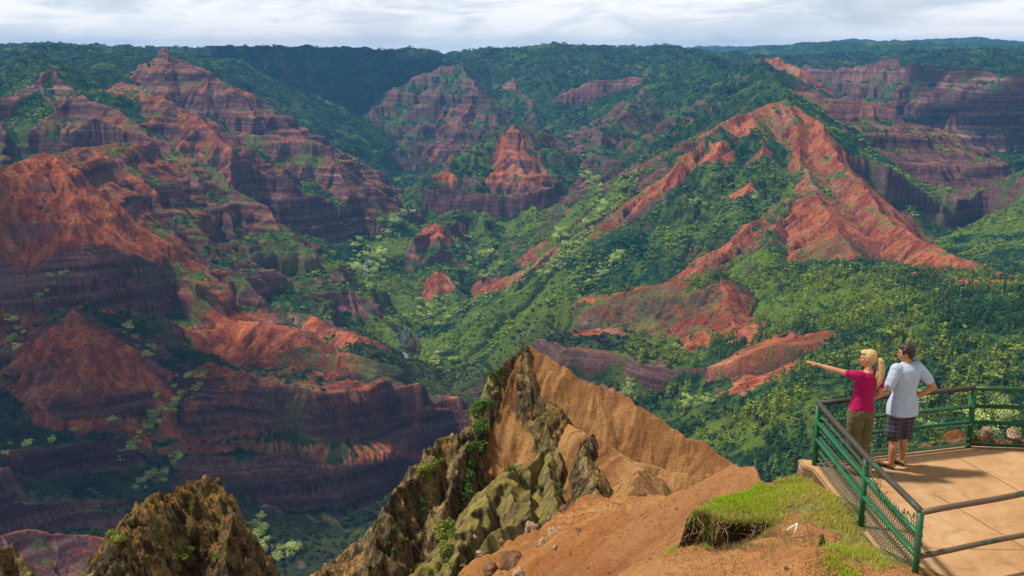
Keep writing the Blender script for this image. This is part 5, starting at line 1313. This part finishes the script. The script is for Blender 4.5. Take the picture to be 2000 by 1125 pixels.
right = lambda x, y: sstep(120, 300, x) * sstep(2100, 1500, np.hypot(x, y))
left = lambda x, y: 1 - right(x, y)
T = 1.0 if QUALITY else .7
# conifers of the right bench
cx, cy, cz, ch_ = pick(int(52000 * T), 620, 1750, 1.0, 6.5, 12, right)
order = np.argsort(np.hypot(cx, cy)); cx, cy, cz, ch_ = (q[order] for q in (cx, cy, cz, ch_))
tc = [tpl_conifer(s) for s in range(4)] ; tb = [tpl_broad(s, 60) for s in range(3)]
NI = 300
mass('conifer_forest', tc + tb[:2], cx[NI:], cy[NI:], cz[NI:], ch_[NI:], rng.uniform(.9, 1.25, len(cx) - NI), tints(cx[NI:], cy[NI:], (.042, .125, .04), (.29, .36, .045), 511), m_leaf, 'dark conifer forest covering the right-hand bench', 'forest')
# scrub and broad trees elsewhere
sx_, sy_, sz_, sh_ = pick(int(36000 * T), 700, 1700, .8, 3.0, 6.5, left)
mass('scrub', [tpl_shrub(s, 30) for s in range(4)] + tb[:1], sx_, sy_, sz_, sh_, rng.uniform(.9, 1.4, len(sx_)), tints(sx_, sy_, (.016, .028, .014), (.058, .066, .026), 512), m_leaf, 'dark scrub on the lower left canyon slopes', 'scrub')
sx_, sy_, sz_, sh_ = pick(int(90000 * T), 1600, 3100, .85, 4.0, 8.5, lambda x, y: 1 - .6 * right(x, y))
mass('woodland', [tpl_shrub(s, 22) for s in range(4, 8)] + [tpl_broad(9, 36)], sx_, sy_, sz_, sh_, rng.uniform(.9, 1.35, len(sx_)), tints(sx_, sy_, (.014, .066, .026), (.185, .26, .028), 513), m_leaf, 'green woodland on the middle slopes and valley floor', 'woods')
sx_, sy_, sz_, sh_ = pick(int(80000 * T), 3100, 6500, .75, 8.0, 15)
mass('far_woodland', [tpl_shrub(s, 12) for s in range(8, 11)], sx_, sy_, sz_, sh_, rng.uniform(1.2, 1.9, len(sx_)), tints(sx_, sy_, (.014, .044, .022), (.055, .10, .03), 514), m_leaf, 'distant green woodland on plateaus and far slopes', 'woods')
# bushes standing on bare red earth
def dots(N, r0, r1, hmin, hmax):
    x, y = scatter(rng, N, r0, r1); v = far_s(vm_f, x, y); s = far_s(nz, x, y); z = far_h(x, y)
    h = rng.uniform(hmin, hmax, N); k = (v < .6) & (s > .55) & (fbm(x / 60, y / 60, 2, 520) > -.15); x, y, z, h = x[k], y[k], z[k], h[k]
    k = seen(x, y, z, h); return x[k], y[k], z[k] - h[k] * .1, h[k]
sx_, sy_, sz_, sh_ = dots(int(24000 * T), 800, 3000, 1.6, 4.6)
mass('scattered_bushes', [tpl_shrub(s, 24) for s in range(11, 14)], sx_, sy_, sz_, sh_, rng.uniform(.9, 1.3, len(sx_)), tints(sx_, sy_, (.018, .042, .016), (.05, .085, .022), 515), m_leaf, 'dark bushes dotted over the bare red earth', 'bushes')

def shared(name, cards, mat, tr=None):
    V = cards.reshape(-1, 3); me = bpy.data.meshes.new(name)
    v = [tuple(p) for p in V]; f = [tuple(range(i, i + 4)) for i in range(0, len(v), 4)]; nl = len(f)
    if tr:
        tv, tf = trunk_arr(*tr); b = len(v); v += tv; f += [tuple(b + k for k in q) for q in tf]
    me.from_pydata(v, [], f); me.materials.append(mat)
    a = me.color_attributes.new('Col', 'FLOAT_COLOR', 'POINT'); a.data.foreach_set('color', np.ones(len(v) * 4, f32))
    if tr:
        me.materials.append(m_bark); me.polygons.foreach_set('material_index', [0] * nl + [1] * (len(f) - nl))
    me.update(); return me
con_me = [shared('conifer', tpl_conifer(20 + s, 110), m_con, (.9, .018, 0)) for s in range(4)]
for i in range(NI):
    o = link(bpy.data.objects.new('conifer', con_me[i % 4])); o.location = (cx[i], cy[i], cz[i]); o.rotation_euler = (0, 0, i * 2.4); w_ = ch_[i] * rng.uniform(.95, 1.25); o.scale = (w_, w_, ch_[i])
    tag(o, 'small dark green conifer among the nearest trees of the right-hand forest', 'tree', 'nearest conifers of the right-hand forest')

# pale kukui trees, each with trunk and crown, in the gullies where the photograph shows them
kv = []
for s in range(4):
    kv.append((shared('crown', tpl_broad(60 + s, 420, 12, .75, .040), m_kuk), trunk_arr(.6, .03)))
ktr = []
for cme, (tv, tf) in kv:
    me = bpy.data.meshes.new('trunk'); me.from_pydata(tv, [], tf); me.materials.append(m_bark); ktr.append(me)
def line(pts, n, jit):
    P_ = np.array(pts, float); L_ = np.concatenate([[0], np.cumsum(np.hypot(*np.diff(P_, axis=0).T))])
    t = np.sort(rng.uniform(0, L_[-1], n)); return np.stack([np.interp(t, L_, P_[:, 0]), np.interp(t, L_, P_[:, 1])], 1) + rng.normal(0, jit, (n, 2))
KUK = [
 ('pale yellow-green tree in the long diagonal gully row below the left red terrace', [(402,735),(375,760),(332,800),(300,825),(268,860),(238,905)], 40, 4.0, 13),
 ('pale green tree in the short row just left of the dark shaded lower cliff', [(350,890),(330,915),(315,940)], 13, 4, 13),
 ('pale green tree in the sparse row above the brown rock spire', [(303,925),(285,945),(268,965)], 7, 4, 13),
 ('pale green tree in the row right of the small red pyramid hill', [(245,643),(262,662),(285,690),(300,700)], 13, 4, 12),
 ('bright tree climbing the gully under the great red cliff at far left', [(70,590),(95,568),(133,540)], 11, 3, 11),
 ('pale tree scattered in the dark gully at the left edge of the photo', [(5,620),(30,650),(50,665),(20,680),(10,700)], 9, 8, 12),
 ('pale green tree standing alone or in pairs on the dark lower left slopes', [(155,828),(138,858),(10,880),(20,890),(40,920),(350,752),(326,748)], 10, 3, 13),
 ('pale green tree in the cluster right of the brown rock spire', [(512,1000),(505,1030),(500,1060),(510,1085)], 16, 8, 22),
 ('pale green tree in the small bottom cluster left of the rock ridge', [(572,1070),(552,1090),(540,1105)], 10, 6, 20),
 ('pale tree lining the stream below the middle cliffs', [(800,412),(760,440),(742,475),(735,520),(715,560),(708,572)], 34, 8, 12),
 ('pale tree on the west bank of the stream in the valley', [(690,455),(700,480),(690,530),(678,545)], 12, 9, 12),
 ('pale tree in the wooded bowl where the two valleys meet', [(800,620),(835,610),(880,605),(850,640)], 13, 12, 11),
 ('pale tree in the clump on the green floor left of the rock peak', [(845,705),(875,700),(900,710)], 13, 6, 14),
 ('pale blossoming tree in the curved bright patch below the pyramid peak', [(915,540),(930,510),(950,495),(978,510),(975,530),(930,550)], 20, 6, 11),
 ('pale tree in the bright patch right of the curved one in mid valley', [(1088,465),(1105,460),(1095,485)], 9, 6, 12),
 ('pale tree in the diagonal line descending the side valley', [(1165,440),(1120,480),(1080,515),(1035,535)], 18, 6, 10),
 ('pale tree following the upper side valley beside the pyramid peak', [(1140,330),(1165,370),(1180,400),(1170,430)], 14, 7, 12),
 ('pale tree in the upper gully right of the side valley', [(1250,335),(1225,360),(1200,385)], 8, 6, 12),
 ('pale tree in the narrow gully left of the flat red knoll', [(1215,490),(1190,520),(1165,550),(1135,565)], 10, 5, 11),
 ('pale tree on the wooded slope left of the big red ridge', [(1480,390),(1486,396),(1345,395),(1460,425)], 6, 4, 12),
 ('pale tree below the red knoll near the rock ridge', [(1232,748),(1228,770),(1232,785)], 8, 5, 14),
 ('pale tree in the bright clump right of the rock ridge skyline', [(1345,778),(1335,795),(1365,785),(1395,775)], 12, 6, 14),
 ('big pale tree behind the rear railing just right of the man', [(1800,780),(1812,800),(1800,825),(1830,850)], 9, 7, 24),
 ('big pale tree behind the railing at the right edge', [(1975,790),(1945,815),(1985,830),(1920,845)], 12, 12, 26),
]
kc = 0
for lab, pts, n, jit, size in KUK:
    for px, py in line(pts, n, jit):
        x, y, z, r = trace(px, py)
        h = size * r / 2000 * np.exp(rng.normal(0, .3)) * 1.3; v = kc % 4; kc += 1
        root = empty('kukui_tree', (x, y, z - h * .32)); root.rotation_euler = (0, 0, rng.uniform(0, 6)); root.scale = (h, h, h)
        tag(root, lab, 'tree', lab.replace('tree', 'trees'))
        link(bpy.data.objects.new('crown', kv[v][0]), root); link(bpy.data.objects.new('trunk', ktr[v]), root)
# along the streams the same pale trees stand too thick to count
px_, py_ = [], []
for pts, n, jit in [([(800,412),(760,440),(742,475),(735,520),(715,560),(708,572)], 190, 9), ([(690,440),(700,480),(690,530),(700,560)], 70, 10), ([(1120,300),(1150,350),(1175,400),(1165,440),(1110,490),(1040,532)], 190, 9), ([(1250,330),(1215,370),(1180,420)], 60, 8), ([(660,300),(690,320),(710,330)], 30, 8),
                    ([(800,620),(840,608),(885,604)], 60, 14), ([(890,608),(960,575),(1040,535),(1130,490)], 90, 5), ([(1220,485),(1160,550),(1130,570)], 50, 5), ([(402,735),(332,800),(268,860),(235,908)], 60, 6)]:
    for px, py in line(pts, n, jit):
        x, y, z, r = trace(px, py); px_.append((x, y, z, rng.uniform(4.5, 9.5) * min(1, r / 2300)))
px_ = np.array(px_); tt = rng.random((len(px_), 1)).astype(f32)
mass('pale_riverside_trees', [tpl_broad(80 + s, 90, 8, .75, .075) for s in range(3)], px_[:, 0], px_[:, 1], px_[:, 2] - .8, px_[:, 3], rng.uniform(1, 1.5, len(px_)), np.array([.20, .30, .06], f32) * (1 - tt) + np.array([.42, .50, .15], f32) * tt, m_leaf, 'pale yellow-green trees crowding the stream beds', 'trees')
# ------------------------------------------------------------------ grass, weeds and shrubs near the lookout
rng = np.random.default_rng(31)
def blades(N, x, y, z, hmin, hmax, cols, w=.006, lean=.5):
    """curved grass blades, two quads each"""
    a = rng.uniform(0, 6.283, N); h = rng.uniform(hmin, hmax, N); ln = rng.uniform(.1, lean, N) * h
    b = a + rng.uniform(-1, 1, N); cx_, sx_ = np.cos(a) * w, np.sin(a) * w
    p0 = np.stack([x, y, z - .01], 1); d = np.stack([np.cos(b) * ln, np.sin(b) * ln, h], 1); m = p0 + d * np.array([.35, .35, .6]); t = p0 + d
    s = np.stack([cx_, sx_, 0 * cx_], 1)
    V = np.stack([p0 - s, p0 + s, m + s * .75, m - s * .75, t + s * .12, t - s * .12], 1).reshape(-1, 3)
    i = np.arange(N)[:, None] * 6; F = np.concatenate([i + [0, 1, 2, 3], i + [3, 2, 4, 5]])
    return V, F, np.repeat(cols, 6, 0)
m_grass = leaf_mat('grass_blades', (.7, .7, .7), (1.3, 1.3, 1.3), tr=.35)
N = int(230000 * T)
x = rng.uniform(1.6, 4.2, N); y = rng.uniform(8.2, 13.6, N)
sd_ = poly_sd(x, y, gp); pn = fbm(x / .5, y / .5, 3, 601); pb = fbm(x / 1.4, y / 1.4, 2, 602)
lush = sstep(1.1, .2, np.hypot((x - 3.0) / 1.2, (y - 12.3) / .9))
k = (rng.random(N) < sstep(-.2, .3, sd_ + .42 * pn) * np.clip(.58 + .7 * lush + .8 * pb + .5 * pn, .08, 1)) & (near_s(nnz, x, y) > .6) & ~((x > 4.03) & (y > 9.6))
x, y, pn, pb, lush = x[k], y[k], pn[k], pb[k], lush[k]; z = near_h(x, y)
t = np.clip(.36 + .42 * lush + .75 * pb + .4 * pn + rng.normal(0, .25, len(x)), 0, 1)[:, None]
col_g = np.array([.62, .48, .15]) * (1 - t) + np.array([.42, .54, .04]) * t
V, F, cg = blades(len(x), x, y, z, .025, .07, col_g, .0045)
# a fringe hanging over the lip
M_ = int(5000 * T); u = rng.random(M_); lip = np.array([(CLUMP[i]) for i in (0, 10, 9, 8, 7)]); e = np.linspace(0, 1, 5)
xl = np.interp(u, e, lip[:, 0]) + rng.normal(0, .035, M_); yl = np.interp(u, e, lip[:, 1]) + rng.normal(.03, .04, M_); zl = near_h(xl, yl + .05)
t = rng.random(M_)[:, None]; V2, F2, c2 = blades(M_, xl, yl, zl, -.04, .075, np.array([.50, .40, .15]) * (1 - t) + np.array([.36, .42, .05]) * t, .0045, 1.2)
tag(mesh_np('grass', np.concatenate([V, V2]), np.concatenate([F, F2 + len(V)]), m_grass, smooth=False, cols=np.concatenate([cg, c2])), 'bright green and straw grass on the lip beside the railing', 'grass', kind='stuff')
# dry wisps on the earth and below the lip
x = rng.normal(2.75, .35, 2600); y = rng.normal(11.15, .35, 2600); k = (fbm(x / .3, y / .3, 2, 603) > .0) & (near_s(nnz, x, y) > .55); x, y = x[k], y[k]
V, F, cg = blades(len(x), x, y, near_h(x, y), .03, .12, np.tile([.34, .26, .12], (len(x), 1)), .003, .9)
tag(mesh_np('dry_grass', V, F, m_grass, smooth=False, cols=cg), 'thin dry grass wisps on the brown earth below the lip', 'grass', kind='stuff')
# bare roots hanging from the undercut
m_root = m_plain('pale_root', (.30, .22, .14), .9, .3, 20); rb = MB()
for i in range(26):
    u = rng.random(); p = Vector((np.interp(u, e, lip[:, 0]), np.interp(u, e, lip[:, 1]) - .06, 0)); p.z = float(near_h(p.x, p.y + .12)) - rng.uniform(.03, .12); path = [p]; q_ = Vector((rng.normal(0, .4), rng.normal(-.25, .2), -1))
    for j in range(7):
        q_ = q_ + Vector((rng.normal(0, .55), rng.normal(0, .2), rng.normal(0, .25))); path.append(path[-1] + q_.normalized() * rng.uniform(.02, .06))
    rb.tube(path, list(np.linspace(.0045, .0015, len(path))), 5)
tag(rb.build('roots', m_root), 'thin bare roots dangling from the undercut grass lip', 'roots', kind='stuff')

def leafy(seed, n, size, shape):
    r = np.random.default_rng(seed); c = []; ra = []
    for k in range(5):
        a = r.uniform(0, 6.28); d = r.uniform(0, .35); q = r.uniform(.2, .36); c.append((math.cos(a) * d, math.sin(a) * d, r.uniform(.25, .6))); ra.append((q, q, q * shape))
    return leaf_cards(r, c, ra, n, size)
m_weed = leaf_mat('weed_leaves', (.04, .085, .02), (.14, .24, .035)); m_ywd = leaf_mat('yellow_weed_leaves', (.11, .14, .02), (.30, .34, .05))
wm = [shared('shrub', leafy(300 + s, 150, .075, 1), m_weed) for s in range(3)]; ym = [shared('shrub', leafy(310 + s, 150, .075, 1), m_ywd) for s in range(3)]
stem_me = bpy.data.meshes.new('stem'); _v, _f = trunk_arr(.5, .03); stem_me.from_pydata(_v, [], _f); stem_me.materials.append(m_bark)
def shrub(px, py, sz, yel, label, group=None, name='shrub'):
    d = ray(px, py); a = math.atan2(d[0], d[1]); te = d[2] / math.hypot(d[0], d[1])
    i = int(np.rint(np.interp(a, naz, np.arange(len(naz))))); cm = np.maximum.accumulate(NZ[:, i] / nR); j = min(int(np.searchsorted(cm, te)), len(nR) - 1)
    h = sz * nR[j] / 2000 * 1.1
    o = empty(name, (NX[j, i], NY[j, i], NZ[j, i] - h * .12)); o.rotation_euler = (0, 0, rng.uniform(0, 6)); w_ = h * rng.uniform(.9, 1.5); o.scale = (w_, w_, h)
    link(bpy.data.objects.new('foliage', (ym if yel else wm)[int(rng.integers(3))]), o); link(bpy.data.objects.new('stem', stem_me), o)
    tag(o, label, 'shrub', group); return o
SH = [('green shrub clinging to the dark west face of the rock ridge', [(965,720),(955,760),(948,800),(940,835),(930,870),(918,905),(908,940),(900,975)], 26, 9, 26, 0),
 ('yellow-green shrub on the narrow outer rib of the rock ridge', [(832,925),(845,940),(862,905),(870,890),(820,965)], 9, 8, 20, 1),
 ('yellow-green shrub in the cleft at the foot of the rock ridge', [(885,1010),(878,1040),(872,1075),(868,1110),(850,1115)], 14, 7, 26, 1),
 ('small green shrub in the hollow under the dark rock of the ridge', [(985,925),(990,905),(1000,940),(1100,955)], 7, 9, 20, 0),
 ('tiny green shrub on the outer crags at the left of the ridge', [(770,1080),(790,1010),(840,1000),(860,960)], 10, 14, 15, 0),
 ('yellow-green shrub at the foot of the brown rock spire', [(230,1040),(222,1070),(235,1055)], 5, 6, 22, 1),
 ('mossy yellow shrub growing on the brown rock spire', [(395,1055),(405,1045),(345,1110),(425,1100)], 6, 6, 16, 1)]
for lab, pts, n, jit, size, yel in SH:
    for px, py in line(pts, n, jit): shrub(px, py, size * rng.uniform(.7, 1.3), yel, lab, lab.replace('shrub', 'shrubs'))
def on_ground(x, y, h, yel, label, w=1.2):
    o = empty('weed', (x, y, float(near_h(x, y)) - h * .1)); o.scale = (h * w, h * w, h); o.rotation_euler = (0, 0, x * 7)
    link(bpy.data.objects.new('foliage', (ym if yel else wm)[int(rng.integers(3))]), o); link(bpy.data.objects.new('stem', stem_me), o); tag(o, label, 'weed'); return o
for (px, py, h, yel, lab) in [(1600,1112,.20,0,'upright feathery green weed on the earth at the bottom edge'), (1640,905,.14,1,'yellow-green weed on the earth by the deck corner block'),
    (1530,905,.16,0,'green weed growing beside the pale deck corner block'),]:
    p = at_z(px, py, -5.6); on_ground(p[0], p[1], h, yel, lab, .6 if h > .18 else 1.2)
for i, (x, y, h, yel, lab) in enumerate([(4.5,9.22,.17,0,'dark leafy weed between the stones at the foot of the nearest post'), (5.75,13.82,.26,1,'yellow-green weed on the bank behind the rear railing right of the man'),
    (6.15,13.92,.24,1,'straggly yellow weed on the bank left of the rear railing post'), (5.3,13.66,.16,0,'small dark weed on the bank behind the man'), (6.66,13.95,.2,0,'green weed beside the pale stones behind the rear railing')]):
    on_ground(x, y, h, yel, lab)
m_straw = m_plain('straw', (.55, .42, .2), .8, .2, 20)
for i, (a, b_, c_, lab) in enumerate([((5.05,9.28,-5.5), (5.06,9.30,-5.34), (5.10,9.33,-5.18), 'dark upright dry stem standing in front of the lower pipe rail'),
    ((5.12,9.26,-5.5), (5.22,9.3,-5.3), (5.42,9.36,-5.12), 'long straw stalk leaning right in front of the lower pipe rail'), ((5.12,9.26,-5.5), (5.25,9.28,-5.34), (5.38,9.28,-5.50), 'bent straw stalk drooping beside the leaning one')]):
    path = [Vector(a).lerp(Vector(b_), t) * (1 - t) + Vector(b_).lerp(Vector(c_), t) * t for t in np.linspace(0, 1, 9)]
    tag(MB().tube(path, list(np.linspace(.005, .002, 9)), 6).build('stalk', m_straw if i else m_plain('dark_stem', (.09, .05, .03))), lab, 'stalk')
# ------------------------------------------------------------------ the hazy air of the canyon
hz = NT('hazy_air'); hz.t.nodes.remove(hz.b)
pv = hz.n('ShaderNodeVolumePrincipled'); pv.inputs['Color'].default_value = (.15, .48, 1.0, 1); pv.inputs['Density'].default_value = HAZE
pv.inputs['Anisotropy'].default_value = .0
hz.l(pv.outputs[0], hz.t.nodes['Material Output'].inputs['Volume'])
x0, x1, y0, y1, z0, z1 = -16500, 16500, -60, 17000, float(FZ.min()) - 30, max(float(FZ.max()) + 8, 20)
z0 = min(z0, float(NZ.min()) - 5)
hv = np.array([(x, y, z) for z in (z0, z1) for y in (y0, y1) for x in (x0, x1)])
hf = np.array([(0,2,3,1),(4,5,7,6),(0,1,5,4),(2,6,7,3),(0,4,6,2),(1,3,7,5)])
ho = mesh_np('haze', hv, hf, hz.m, smooth=False)
tag(ho, 'thin blue haze filling the canyon', 'haze', kind='stuff')
